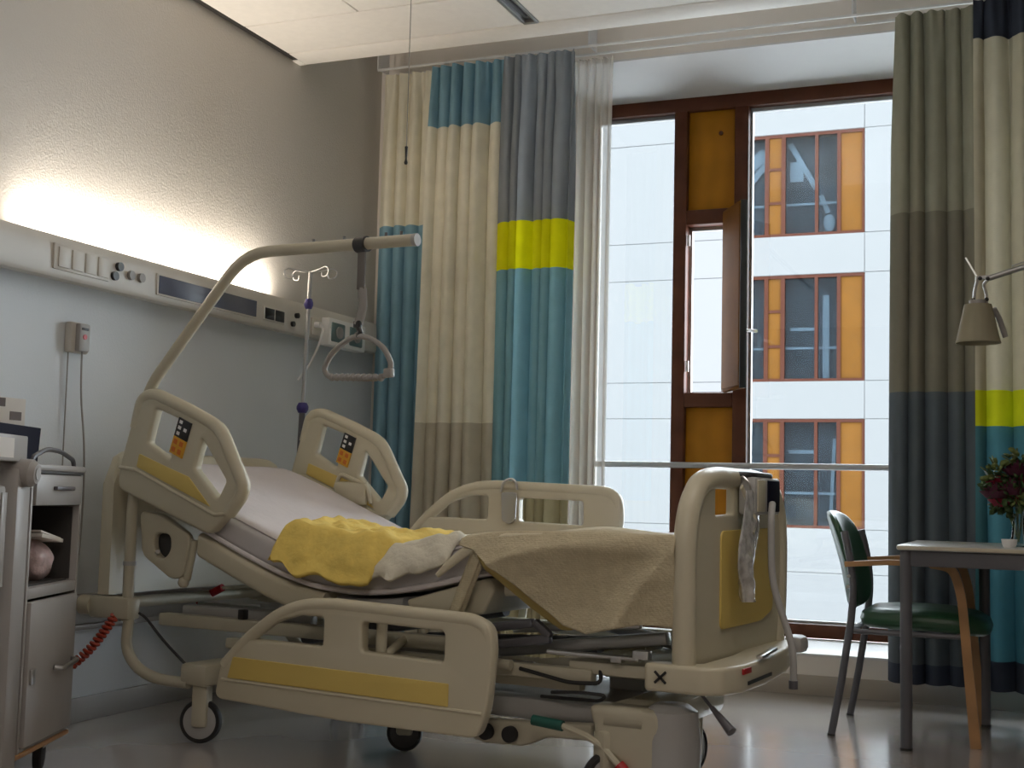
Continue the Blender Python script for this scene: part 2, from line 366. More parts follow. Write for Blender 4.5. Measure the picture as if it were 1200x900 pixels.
# ---------------------------------------------------------------- building opposite
FY = 28.0
fac = empty('building_opposite', (-4.5, FY, -7)); tag(fac, 'white panelled building opposite with orange and dark windows stacked above each other', 'building')
xc = [-12.0, -9.2, -6.3, -3.46, -1.5]
zr = [-7.0, -6.1, -3.68, -2.73, -0.4 + 0.08, 0.38, 2.71, 3.52, 5.84, 6.70, 8.98, 9.95]
zr[4] = -0.55
wins = [(0.38, 2.71), (3.52, 5.84), (6.70, 8.98)]
wins_low = []
MB().box((xc[0] + 4.5, 0.55, 0), (xc[-1] + 4.5, 6, 17.0)).build('core_wall', 'facade_back', fac)
for ci in range(len(xc) - 1):
    for rj in range(len(zr) - 1):
        z0, z1 = zr[rj], zr[rj + 1]
        iswin = (ci == 2 and (z0, z1) in wins)
        if iswin: continue
        g = 0.008
        MB().box((xc[ci] + 4.5 + g, 0, z0 + 7 + g), (xc[ci + 1] + 4.5 - g, 0.02, z1 + 7 - g), 0.004, seg=1).build('facade_panel', 'facade_white', fac)
jb = MB().use('facade_white')
jb.box((xc[0] + 4.5, 0.018, 0), (-1.81, 0.55, 16.95)).box((1.05, 0.018, 0), (xc[-1] + 4.5, 0.55, 16.95))
lastz = -7
for (a, b) in wins + [(9.95, 9.95)]:
    jb.box((-1.81, 0.018, lastz + 7), (1.05, 0.55, a + 7)); lastz = b
jb.build('backing_wall', None, fac)
for wi, (a, b) in enumerate(wins):
    a_, b_ = a + 7, b + 7
    w = MB().use('far_frame')
    w.box((-1.80, 0.02, a_), (1.04, 0.14, a_ + 0.06)).box((-1.80, 0.02, b_ - 0.07), (1.04, 0.14, b_))
    for (p, q) in ((-1.80, -1.73), (-1.10, -1.01), (-0.74, -0.65), (-0.01, 0.06), (0.46, 0.54), (0.99, 1.04)): w.box((p, 0.02, a_ + 0.06), (q, 0.14, b_ - 0.07))
    for fz in (0.33, 0.66): w.box((-1.01, 0.03, a_ + (b_ - a_) * fz - 0.03), (-0.74, 0.13, a_ + (b_ - a_) * fz + 0.03))
    fo = w.build('window', None, fac)
    MB().box((0.54, 0.05, a_ + 0.06), (0.99, 0.1, b_ - 0.07), 0.005).build('orange_panel', 'far_orange', fo)
    zs = [a_ + 0.06, a_ + (b_ - a_) * .33 - .03, a_ + (b_ - a_) * .33 + .03, a_ + (b_ - a_) * .66 - .03, a_ + (b_ - a_) * .66 + .03, b_ - 0.07]
    for k in (0, 2, 4): MB().box((-1.01, 0.05, zs[k]), (-0.74, 0.1, zs[k + 1]), 0.005).build('orange_panel', 'far_orange', fo)
    for (p, q) in ((-1.73, -1.10), (-0.65, -0.01), (0.06, 0.46)): MB().box((p, 0.07, a_ + 0.06), (q, 0.08, b_ - 0.07)).build('pane', 'far_glass', fo)
    MB().box((-1.78, 0.25, a_ + 0.72), (0.5, 0.29, a_ + 0.77)).build('inner_rail', 'far_rail_and_glint', fo)
    it = MB().use('far_interior').box((-1.80, 0.50, a_), (1.04, 0.545, b_))
    it.use('far_rail_and_glint')
    if wi == 2:  # pale slanted beams shaped as the roof's reflection in the glass
        it.beam((-1.75, 0.42, a_ + 1.5), (-1.15, 0.42, a_ + 2.0), 0.03, 0.28).beam((-0.62, 0.42, b_ - 0.12), (-0.05, 0.42, a_ + 1.12), 0.03, 0.12).beam((0.06, 0.4, a_ + 0.95), (0.22, 0.4, a_ + 0.55), 0.03, 0.1)
        it.box((-0.62, 0.43, a_ + 1.30), (-0.33, 0.46, a_ + 1.75)).beam((-1.6, 0.40, a_ + 1.2), (-1.12, 0.40, a_ + 1.75), 0.03, 0.14).ball((0.24, 0.4, a_ + 0.33), 0.16, (0.8, 0.15, 1.2))
    elif wi == 1:
        it.box((0.10, 0.44, a_ + 0.1), (0.24, 0.47, b_ - 0.4)).box((-0.6, 0.45, a_ + 1.15), (-0.03, 0.47, a_ + 1.22))
    else:
        it.beam((0.28, 0.44, a_ + 0.1), (0.36, 0.44, b_ - 0.4), 0.03, 0.07).box((-0.62, 0.45, a_ + 1.6), (-0.02, 0.47, a_ + 1.68))
    it.build('room_and_streaks', None, fo)
MB().box((-40, 7.1, -7.4), (40, 34, -7.05)).build('courtyard_ground', 'ground', kind='structure')

# ---------------------------------------------------------------- curtains
def fold_path(x0, x1, y0, n, amp, seed):
    r = random.Random(seed)
    ph = r.random() * 6; js = [r.uniform(-0.35, 0.35) for _ in range(60)]; am = [r.uniform(0.6, 1.25) for _ in range(60)]
    def f(s, z, zt, zb):
        t = s * n; i = int(t); fr = t - i
        tt = t + js[i] * (1 - fr) + js[i + 1] * fr
        a = amp * (am[i] * (1 - fr) + am[i + 1] * fr)
        h = (zt - z) / (zt - zb)
        top = max(0.0, 1 - h * 14)
        a2 = a * (0.45 + 0.55 * min(1, h * 6)) * (1 + 0.25 * h)
        drift = 0.35 * math.sin(h * 3 + js[i] * 4) * h
        yy = y0 + a2 * math.sin(2 * PI * tt + ph + drift) + a * 0.28 * math.sin(4 * PI * tt + ph * 2 + 1.2 * h) * (1 - top)
        xx = x0 + (x1 - x0) * s + amp * 0.55 * math.cos(2 * PI * tt + ph + drift) * (0.4 + 0.6 * min(1, h * 5))
        if top > 0: yy += 0.012 * math.sin(2 * PI * t * 2.0) * top
        return (xx, yy, z)
    return f
def curtain(root, name, x0, x1, y0, n, amp, seed, blocks, zt, zb, spread=0.0):
    """blocks: (s0, s1, z_low, z_high, material, label) cut out of one pleated sheet"""
    f = fold_path(x0, x1, y0, n, amp, seed)
    for (s0, s1, za, zb_, mname, lab) in blocks:
        nu = max(8, int((s1 - s0) * n * 18)); nv = max(3, int((zb_ - za) / 0.10))
        def g(u, v, s0=s0, s1=s1, za=za, zb_=zb_):
            s = min(s0 + (s1 - s0) * u, 0.99999); z = za + (zb_ - za) * v
            p = f(s, z, zt, zb)
            h = (zt - z) / (zt - zb)
            return (p[0] + spread * h * (s - 0.5), p[1], p[2])
        MB().grid(g, nu, nv).build(name, mname, root, label=lab, angle=180)
def hooks(root, x0, x1, y, z, n):
    hk = MB()
    for i in range(n):
        x = x0 + (x1 - x0) * (i + 0.5) / n
        hk.box((x - 0.004, y - 0.004, z - 0.01), (x + 0.004, y + 0.004, z + 0.022))
    hk.build('hooks', 'slot_metal', root)
YC = 6.02
track = empty('curtain_track', (-0.8, YC, 3.16)); tag(track, 'thin metal curtain track under the ceiling carrying the patchwork curtains', 'curtain track')
MB().box((-2.50, -0.006, -0.006), (4.2, 0.006, 0.006), 0.002).build('front_rail', 'sill_white', track)
MB().box((-2.50, 0.114, -0.006), (4.2, 0.126, 0.006), 0.002).build('rear_rail', 'sill_white', track)
for x in (-2.5, -1.3, 0.0, 1.3, 2.5, 3.7): MB().box((x - 0.003, -0.004, 0.006), (x + 0.003, 0.124, 0.34)).build('hanger', 'white_paint', track)
ZTc, ZBc = 3.135, 0.115
c1 = empty('curtain', (-2.65, YC, ZBc)); tag(c1, 'left pleated curtain of cream, blue, slate, lime and teal blocks beside the window', 'curtain', 'patchwork curtains at the window')
def shift(o, blocks): return blocks
def crt(root, *a, **k):
    n0 = set(bpy.data.objects); curtain(root, *a, **k)
    for o in set(bpy.data.objects) - n0:
        o.data.transform(Matrix.Translation(-root.location))
crt(c1, 'fabric_panel', -3.275, -2.93, YC + 0.03, 4.4, 0.036, 3, [
    (0, 1, 2.30, ZTc, 'cloth_cream', 'cream fabric block'), (0, 1, ZBc, 2.30, 'cloth_blue', 'blue fabric block')], ZTc, ZBc)
crt(c1, 'fabric_panel', -2.955, -2.53, YC - 0.01, 6.3, 0.058, 5, [
    (0, 1, 2.80, ZTc, 'cloth_blue', 'blue fabric block at the top'), (0, 1, 1.25, 2.80, 'cloth_cream', 'long cream fabric block'), (0, 1, ZBc, 1.25, 'cloth_taupe', 'taupe fabric block')], ZTc, ZBc, spread=0.05)
crt(c1, 'fabric_panel', -2.55, -2.15, YC - 0.03, 6.4, 0.055, 9, [
    (0, 1, 2.265, ZTc, 'cloth_slate', 'slate grey fabric block'), (0, 1, 2.02, 2.265, 'cloth_lime', 'lime yellow fabric block'),
    (0, 1, 0.88, 2.02, 'cloth_teal', 'teal fabric block'), (0, 1, ZBc, 0.88, 'cloth_khaki', 'khaki fabric block')], ZTc, ZBc, spread=-0.02)
c2 = empty('curtain', (0.2, YC, ZBc)); tag(c2, 'right pleated curtain, olive over slate blue beside cream over teal, behind the table', 'curtain', 'patchwork curtains at the window')
crt(c2, 'fabric_panel', -0.60, -0.27, YC, 5.0, 0.052, 13, [
    (0, 1, 2.20, ZTc, 'cloth_olive', 'olive fabric block'), (0, 1, 1.39, 2.20, 'cloth_dark_olive', 'dark olive fabric block'),
    (0, 1, 0.20, 1.39, 'cloth_slate_blue', 'slate blue fabric block'), (0, 1, ZBc, 0.20, 'cloth_navy', 'navy hem')], ZTc, ZBc, spread=0.05)
crt(c2, 'fabric_panel', -0.262, 2.55, YC - 0.075, 34, 0.042, 17, [
    (0, 1, 2.955, ZTc, 'cloth_navy', 'navy fabric block at the top'), (0, 1, 1.39, 2.955, 'cloth_right_cream', 'cream fabric block lit by daylight'),
    (0, 1, 1.235, 1.39, 'cloth_right_lime', 'lime yellow fabric block'), (0, 1, 0.24, 1.235, 'cloth_right_teal', 'teal fabric block lit by daylight'), (0, 1, ZBc, 0.24, 'cloth_navy', 'navy hem')], ZTc, ZBc)
c3 = empty('sheer_curtain', (-2.1, 6.145, ZBc)); tag(c3, 'narrow off-white sheer curtain hanging at the left edge of the window', 'curtain')
crt(c3, 'sheer_fabric', -2.24, -2.005, 6.145, 5.5, 0.022, 21, [(0, 1, ZBc, ZTc, 'sheer', None)], ZTc, ZBc)

# pull cord from the ceiling in front of the left curtain
pc = empty('pull_cord', (-2.172, 4.2, 2.10)); tag(pc, 'thin pull cord with small black handle hanging before the left curtain', 'cord')
MB().cyl((0, 0, 0.06), (0, 0, ZC - 2.10), 0.0018, 6).build('cord', 'grip_grey', pc)
MB().lathe([(0.001, 0.07), (0.006, 0.066), (0.005, 0.05), (0.0035, 0.02), (0.007, 0.006), (0.005, 0), (0.001, 0)], n=12).build('handle', 'black_plastic', pc)

# ---------------------------------------------------------------- bedhead unit on the left wall
UX = -3.262
unit = empty('bedhead_unit', (XL, 4.2, 1.6)); tag(unit, 'long off-white bedhead service unit on the left wall with light in its top', 'wall unit')
def loc(root, mb, name, mname=None, **k):
    mb.bm.transform(Matrix.Translation(-Vector(root.location))); return mb.build(name, mname, root, **k)
prof = [(XL, 1.640), (UX - 0.035, 1.622), (UX - 0.010, 1.628), (UX, 1.642), (UX - 0.004, 1.742), (UX - 0.010, 1.768), (UX - 0.022, 1.783), (UX - 0.035, 1.783), (UX - 0.035, 1.755), (XL, 1.755)]
def extr(prof, y0, y1):
    b = MB(); n = len(prof)
    b.raw([(x, y0, z) for x, z in prof] + [(x, y1, z) for x, z in prof], [(i, (i + 1) % n, n + (i + 1) % n, n + i) for i in range(n)] + [tuple(range(n))[::-1], tuple(range(n, 2 * n))])
    return b
loc(unit, extr(prof, 1.6, 6.06), 'housing', 'unit_white')
def rbox(y0, y1, z0, z1, mname, name, proud=0.006, bev=0.003, lab=None): return loc(unit, MB().box((UX - 0.01, y0, z0), (UX + proud, y1, z1), bev), name, mname, label=lab)
rbox(3.60, 3.90, 1.655, 1.748, 'unit_white', 'switch_plate')
for y in (3.62, 3.69, 3.76, 3.83): rbox(y, y + 0.06, 1.665, 1.738, 'unit_white', 'rocker_switch', 0.011)
def knob(y, z, r, mname, name, d=0.012): return loc(unit, MB().cyl((UX - 0.005, y, z), (UX + d, y, z), r, 18), name, mname)
knob(3.955, 1.722, 0.017, 'black_plastic', 'gas_outlet'); knob(3.93, 1.682, 0.017, 'black_plastic', 'gas_outlet')
knob(4.025, 1.70, 0.018, 'grip_grey', 'round_socket'); knob(4.085, 1.70, 0.018, 'grip_grey', 'round_socket')
rbox(4.185, 4.90, 1.650, 1.738, 'unit_white', 'display_frame', 0.005)
rbox(4.195, 4.89, 1.658, 1.730, 'screen_blue', 'display_window', 0.007, 0.002, 'dark slate blue window')
rbox(4.95, 5.13, 1.655, 1.720, 'unit_white', 'socket_plate', 0.005)
rbox(4.962, 5.035, 1.662, 1.713, 'button_black', 'socket', 0.009); rbox(5.047, 5.12, 1.662, 1.713, 'button_black', 'socket', 0.009)
knob(5.235, 1.712, 0.013, 'black_plastic', 'gas_outlet'); knob(5.20, 1.668, 0.013, 'black_plastic', 'gas_outlet')
rbox(5.37, 5.46, 1.64, 1.725, 'unit_white', 'socket_plate', 0.006)
loc(unit, MB().use('print_white').cyl((UX, 5.40, 1.69), (UX + 0.035, 5.40, 1.69), 0.016).tube([(UX + 0.03, 5.40, 1.69), (UX + 0.05, 5.40, 1.67), (UX + 0.04, 5.39, 1.6), (UX + 0.0, 5.38, 1.5), (UX - 0.06, 5.37, 1.42)], 0.006, 8, 0.03), 'plug_and_lead')
gp = empty('outlet_panel', (UX, 5.66, 1.67)); tag(gp, 'white framed outlet panel with dark round outlets at the far end of the bedhead unit', 'panel')
MB().box((-0.02, -0.185, -0.068), (0.04, 0.185, 0.068), 0.008).build('panel_frame', 'sill_white', gp)
for y in (-0.10, 0.08): MB().use('outlet_green').box((0.03, y - 0.065, -0.048), (0.046, y + 0.065, 0.048), 0.012).use('grip_grey').cyl((0.04, y, 0), (0.055, y, 0), 0.03, 20).build('outlet', None, gp)

# wall telephone-like handset box with lead
dv = empty('wall_handset', (XL, 3.855, 1.38)); tag(dv, 'small white handset box with red marks and hanging lead on the left wall', 'device')
MB().use('unit_white').box((0, -0.05, 0), (0.035, 0.05, 0.115), 0.008).build('holder', None, dv)
MB().use('cart_white').box((0.03, -0.028, 0.005), (0.055, 0.030, 0.11), 0.006).build('handset', None, dv)
MB().cyl((0.054, 0.0, 0.06), (0.058, 0, 0.06), 0.010).build('button', 'red_plastic', dv)
MB().box((0.05, -0.018, 0.085), (0.057, 0.02, 0.095), 0.002).build('display', 'black_plastic', dv)
MB().tube([(0.045, 0.0, 0.01), (0.04, 0.01, -0.15), (0.03, 0.06, -0.35), (0.02, 0.08, -0.55), (0.015, 0.075, -0.8), (0.03, 0.0, -1.0)], 0.0035, 6, 0.1).build('lead', 'grip_grey', dv)
MB().tube([(0.015, -0.04, 0.01), (0.012, -0.035, -0.3), (0.012, -0.03, -0.9)], 0.0025, 6).build('lead', 'grip_grey', dv)

wr = empty('wall_rail', (XL, 4.6, 0.42)); tag(wr, 'grey buffer rail with pale upper edge on the left wall behind the bed', 'rail')
MB().box((0, -1.6, -0.055), (0.03, 1.4, 0.035), 0.005).build('buffer_board', 'bed_grey', wr)
MB().box((0, -1.6, 0.035), (0.042, 1.4, 0.058), 0.006).build('upper_edge', 'cart_white', wr)
MB().box((0, -1.6, -0.075), (0.036, 1.4, -0.055), 0.004).build('lower_edge', 'cart_white', wr)

# picture card on wall
cd = empty('picture_card', (XL, 3.56, 1.14)); tag(cd, 'pale card with two small dark pictures on the wall above the bedside cabinet', 'card')
MB().box((0, -0.09, -0.05), (0.004, 0.065, 0.048), 0.001).build('card', 'paper', cd)
MB().box((0.003, -0.01, -0.03), (0.006, 0.045, 0.0)).build('picture', 'photo_dark', cd)
MB().box((0.003, -0.09, 0.015), (0.006, -0.035, 0.045)).build('picture', 'photo_dark', cd)

# ---------------------------------------------------------------- bed
TH = math.radians(-6.5); BO = (-3.10, 3.88, 0)
bed = empty('hospital_bed', BO, TH); tag(bed, 'large cream hospital bed with yellow panelled rails and raised back rest', 'bed')

def ctrl_panel(parent, quad, v, side):
    # quad in (u,z); buttons printed on a slightly proud pad
    c0 = Vector((quad[0][0], 0, quad[0][1])); c1_ = Vector((quad[1][0], 0, quad[1][1])); c3_ = Vector((quad[3][0], 0, quad[3][1]))
    def P(a, b): return c0 + (c1_ - c0) * a + (c3_ - c0) * b
    def sub(name, a0, a1, b0, b1, mname, th, lab=None, par=parent):
        q = [P(a0, b0), P(a1, b0), P(a1, b1), P(a0, b1)]
        return MB().plate([(p.x, p.z) for p in q], [], th, 0.0012, XZ(v + side * 0.004)).build(name, mname, par, label=lab)
    a = sub('control_pad', 0, 1, 0, 0.52, 'button_black', 0.012, 'black control pad with white symbols')
    b = sub('control_pad', 0, 1, 0.52, 1, 'button_yellow', 0.012, 'yellow control pad')
    for i in range(3):
        for j in range(2):
            sub('symbol', 0.15 + j * 0.45, 0.38 + j * 0.45, 0.05 + i * 0.16, 0.14 + i * 0.16, 'print_white', 0.015, par=a) if (i + j) % 2 == 0 or i == 1 else None
            pass
    for (aa, bb) in ((0.12, 0.58), (0.58, 0.58), (0.12, 0.80), (0.58, 0.80)): sub('symbol', aa, aa + 0.28, bb, bb + 0.14, 'button_orange', 0.015, par=b)

def head_rail(v, side, lab):
    r = MB()
    outer = [(-0.022, 0.878), (-0.014, 0.965), (0.062, 1.215), (0.132, 1.238), (0.30, 1.178), (0.455, 1.112), (0.578, 0.905), (0.567, 0.852), (0.43, 0.722)]
    h1 = [(0.150, 1.168), (0.268, 1.128), (0.228, 0.985), (0.118, 1.045)]
    h2 = [(0.375, 1.060), (0.492, 0.912), (0.457, 0.850), (0.345, 0.955)]
    r.plate(outer, [h1, h2], 0.045, 0.013, XZ(v), 0.035, 0.012)
    o = r.build('head_rail', 'bed_plastic', bed, label=lab)
    # rounded top grip along the upper edge
    MB().tube([(0.045, v + side * 0.004, 1.10), (0.072, v + side * 0.006, 1.208), (0.132, v + side * 0.006, 1.222), (0.30, v + side * 0.006, 1.160), (0.448, v + side * 0.006, 1.096), (0.560, v + side * 0.006, 0.900), (0.552, v + side * 0.006, 0.862), (0.50, v + side * 0.006, 0.80)], 0.024, 12, 0.05).build('grip', 'bed_plastic', o)
    MB().plate([(0.085, 1.005), (0.225, 0.957), (0.325, 0.925), (0.43, 0.822), (0.075, 0.958)], [], 0.006, 0.002, XZ(v + side * 0.024), 0.006).build('yellow_inset', 'yellow_panel', o, label='yellow inset panel')
    MB().tube([(-0.01, v + side * 0.022, 0.955), (0.07, v + side * 0.024, 0.947), (0.45, v + side * 0.024, 0.795), (0.50, v + side * 0.022, 0.80)], 0.007, 8).build('ridge', 'bed_plastic', o)
    ctrl_panel(o, [(0.272, 1.136), (0.330, 1.112), (0.288, 0.992), (0.232, 1.012)], v + side * 0.020, side)
    return o
nr = head_rail(-0.02, -1, 'near head rail with black and yellow control pads')
fr = head_rail(0.97, -1, 'far head rail with black and yellow control pads')
MB().use('bed_plastic').box((0.235, 0.925, 0.83), (0.40, 0.955, 0.93), 0.015, Matrix.Translation((0, 0, 0))).tube([(0.235, 0.94, 0.90), (0.26, 0.935, 0.965), (0.40, 0.935, 0.915), (0.42, 0.94, 0.84)], 0.009, 8, 0.03).build('rail_mechanism', None, bed)
# near head rail hinge mechanism below the rail
mech = MB().use('bed_plastic')
mech.plate([(0.04, 0.80), (0.15, 0.79), (0.29, 0.715), (0.265, 0.57), (0.21, 0.555), (0.06, 0.64)], [[(0.115, 0.72), (0.195, 0.72), (0.20, 0.66), (0.165, 0.625), (0.12, 0.655)]], 0.03, 0.008, XZ(0.03), 0.03, 0.03)
mech.tube([(0.30, 0.03, 0.70), (0.27, 0.03, 0.56)], 0.014).ball((0.255, 0.03, 0.55), 0.02)
mo = mech.build('rail_mechanism', None, bed)
MB().box((0.10, 0.045, 0.62), (0.21, 0.07, 0.74), 0.004).build('latch_recess', 'bed_dark', mo)
MB().cyl((0.14, 0.01, 0.65), (0.155, 0.0, 0.655), 0.008).build('latch_pin', 'steel', mo)

def side_rail(v, side, u0, u1, dz, lab, inset=True):
    W_ = u1 - u0
    def p(a, z): return (u0 + a * W_, z + dz)
    outer = [p(0, .19), p(.02, .30), p(.105, .40), p(.235, .495), p(.33, .53), p(.43, .54), p(.70, .534), p(.93, .526), p(.99, .50), p(1.0, .43), p(.985, .256), p(.955, .165), p(.48, .167)]
    h1 = [p(.13, .40), p(.235, .458), p(.32, .484), p(.415, .486), p(.415, .392), p(.15, .394)]
    h2 = [p(.555, .480), p(.84, .472), p(.84, .380), p(.555, .388)]
    o = MB().plate(outer, [h1, h2], 0.045, 0.009, XZ(v), 0.035, 0.015).build('side_rail', 'bed_plastic', bed, label=lab)
    MB().tube([(p(.03, .30)[0], v + side * .006, .30 + dz), (p(.12, .395)[0], v + side * .006, .395 + dz), (p(.24, .485)[0], v + side * .006, .485 + dz), (p(.34, .519)[0], v + side * .006, .519 + dz), (p(.45, .525)[0], v + side * .006, .525 + dz), (p(.93, .510)[0], v + side * .006, .510 + dz), (p(.972, .49)[0], v + side * .004, .49 + dz), (p(.982, .43)[0], v, .43 + dz), (p(.972, .30)[0], v, .30 + dz)], 0.0215, 12, 0.05).build('grip', 'bed_plastic', o)
    if inset:
        MB().plate([p(.075, .332), p(.86, .318), p(.86, .250), p(.055, .262)], [], 0.006, 0.002, XZ(v + side * 0.024), 0.004).build('yellow_inset', 'yellow_panel', o, label='yellow inset panel')
        MB().tube([(p(.03, .255)[0], v + side * .022, .255 + dz), (p(.97, .240)[0], v + side * .022, .240 + dz)], 0.006, 8).build('ridge', 'bed_plastic', o)
    return o
side_rail(-0.10, -1, 0.55, 1.615, 0.0, 'lowered near side rail with yellow panel')
side_rail(0.97, -1, 0.565, 1.545, 0.40, 'raised far side rail', False)
# rail arms (pale posts seen through the openings)
for u in (0.965, 1.17): MB().tube([(u, -0.055, 0.31), (u, -0.05, 0.50)], 0.018).tube([(u, -0.05, 0.36), (u, 0.10, 0.42)], 0.014).build('rail_arm', 'bed_plastic', bed)
for u in (0.95, 1.16): MB().tube([(u, 0.955, 0.62), (u, 0.90, 0.40)], 0.016).build('rail_arm', 'bed_plastic', bed)

# headboard, curved
def curved_board(u, v0, v1, z0, z1, bow, thick, rr):
    b = MB(); n = 26
    def zt(v):
        d = min(v - v0, v1 - v); 
        return z1 - (rr - math.sqrt(max(0, rr * rr - max(0, rr - d) ** 2))) if d < rr else z1
    V = []; F = []
    cs = [(-0.5, 0.0), (-0.5, 0.94), (-0.3, 0.99), (0, 1.0), (0.3, 0.99), (0.5, 0.94), (0.5, 0.0)]
    for i in range(n + 1):
        v = v0 + (v1 - v0) * i / n; c = (i / n - 0.5) * 2; uu = u + bow * (1 - c * c); top = zt(v)
        for (a, h) in cs: V.append((uu + a * thick, v, z0 + (top - z0) * h if h < 1 else top))
    k = len(cs)
    for i in range(n):
        for j in range(k): F.append((i * k + j, i * k + (j + 1) % k, (i + 1) * k + (j + 1) % k, (i + 1) * k + j))
    F.append(tuple(range(k))); F.append(tuple(n * k + j for j in range(k))[::-1])
    return b.raw(V, F)
curved_board(-0.085, -0.02, 0.97, 0.49, 1.02, -0.05, 0.055, 0.10).build('headboard', 'bed_plastic', bed, label='cream headboard edge-on against the wall')

# footboard: arch with grip opening and yellow panel, thin shell bowed outwards
FU = 2.172
def fbm(u=FU): return YZ(u)
fo_out = [(-0.005, 0.40), (-0.01, 0.75), (0.02, 0.87), (0.10, 0.945), (0.22, 0.968), (0.65, 0.968), (0.78, 0.945), (0.855, 0.87), (0.88, 0.75), (0.875, 0.55), (0.84, 0.36)]
fo_h = [[(0.20, 0.928), (0.365, 0.930), (0.365, 0.845), (0.20, 0.840)], [(0.60, 0.925), (0.70, 0.920), (0.70, 0.850), (0.60, 0.850)]]
fb = MB().plate(fo_out, fo_h, 0.028, 0.008, fbm(), 0.06, 0.01).build('footboard', 'bed_plastic', bed, label='cream footboard with yellow panel facing out')
MB().plate([(0.24, 0.795), (0.74, 0.80), (0.75, 0.53), (0.62, 0.50), (0.24, 0.50)], [], 0.008, 0.003, YZ(FU + 0.016), 0.03).build('yellow_inset', 'yellow_panel', fb, label='yellow inset panel')
MB().tube([(FU - 0.004, 0.0, 0.42), (FU - 0.004, -0.005, 0.76), (FU - 0.004, 0.025, 0.865), (FU - 0.004, 0.10, 0.935), (FU - 0.004, 0.22, 0.955), (FU - 0.004, 0.65, 0.955), (FU - 0.004, 0.78, 0.932), (FU - 0.004, 0.85, 0.86), (FU - 0.004, 0.872, 0.75), (FU - 0.004, 0.866, 0.55), (FU - 0.004, 0.835, 0.40)], 0.034, 14, 0.06).build('edge_grip', 'bed_plastic', fb)
# nurse control hung on the footboard
nc = empty('nurse_control', (FU, 0.5, 0.85)); nc.parent = bed
MB().use('bed_grey').box((0.018, -0.11, -0.005), (0.075, 0.145, 0.112), 0.010).build('control_body', None, nc)
MB().box((0.072, 0.005, 0.004), (0.080, 0.125, 0.104), 0.004).build('key_field', 'navy_lid', nc, label='dark key field')
MB().box((0.072, -0.095, 0.004), (0.079, -0.02, 0.104), 0.004).build('key_field', 'bed_plastic', nc, label='cream key field')
MB().tube([(0.0, -0.12, 0.118), (0.06, -0.10, 0.118), (0.06, 0.10, 0.118), (0, 0.12, 0.118)], 0.010, 8, 0.03).build('hook', 'black_plastic', nc)

# trapeze pole
tp = MB().tube([(0.02, 0, 0.40), (0.02, 0, 0.78), (0.035, 0.0, 1.10), (0.075, 0, 1.25), (0.50, 0, 1.718), (1.215, 0, 1.712)], 0.0205, 16, 0.11)
tpo = tp.build('trapeze_pole', 'bed_frame_paint', bed, label='cream bent trapeze pole rising over the bed')
MB().cyl((1.21, 0, 1.712), (1.225, 0, 1.712), 0.021).build('end_cap', 'bed_grey', tpo)
for u in (0.80, 0.93, 1.10, 1.16): MB().cyl((u, 0, 1.73), (u, 0, 1.745), 0.005, 8).build('stop_pin', 'dark_steel', tpo)
MB().cyl((0.02, 0, 0.60), (0.02, 0, 0.615), 0.024).build('collar', 'bed_grey', tpo)

# head bumper bar with rollers
MB().tube([(-0.13, 0.02, 0.45), (-0.13, 0.94, 0.45)], 0.022).box((-0.15, -0.03, 0.405), (0.05, 0.035, 0.485), 0.012).box((-0.15, 0.92, 0.405), (0.05, 0.985, 0.485), 0.012).build('head_bumper', 'bed_frame_paint', bed)
for v in (-0.005, 0.955): MB().cyl((-0.20, v, 0.447), (-0.14, v, 0.447), 0.036, 24).build('bumper_roller', 'bed_plastic', bed)

# J-shaped base tubes at the head
for v in (0.0, 0.92): MB().tube([(0.03, v, 0.42), (0.02, v, 0.30), (0.08, v, 0.235), (0.18, v, 0.205), (0.33, v, 0.205)], 0.020, 12, 0.07).build('base_tube', 'bed_frame_paint', bed)
# base frame: cross member and chassis cover
MB().box((0.30, -0.02, 0.20), (0.42, 0.95, 0.275), 0.015).build('cross_member', 'bed_frame_paint', bed)
MB().box((0.40, 0.13, 0.19), (1.95, 0.22, 0.26), 0.02).box((0.40, 0.70, 0.19), (1.95, 0.79, 0.26), 0.02).build('chassis_beam', 'bed_grey', bed)
cov = MB()
def covf(u, v):
    uu = 0.95 + 0.95 * u; vv = 0.16 + 0.6 * v
    return (uu, vv, 0.225 + 0.035 * math.sin(PI * v) ** 0.5 + 0.01 * u)
cov.grid(covf, 10, 12).build('chassis_cover', 'bed_grey', bed, solid=0.01, label='grey moulded chassis cover')
MB().plate([(1.40, 0.135), (1.42, 0.185), (1.62, 0.195), (1.70, 0.20), (1.85, 0.21), (1.85, 0.16), (1.70, 0.155), (1.62, 0.12), (1.48, 0.115)], [], 0.05, 0.01, XZ(0.10), 0.02).build('pedal_plate', 'bed_frame_paint', bed)
for u in (1.495, 1.58): MB().cyl((u, 0.068, 0.155), (u, 0.05, 0.155), 0.025, 20).build('plug_socket', 'black_rubber', bed)
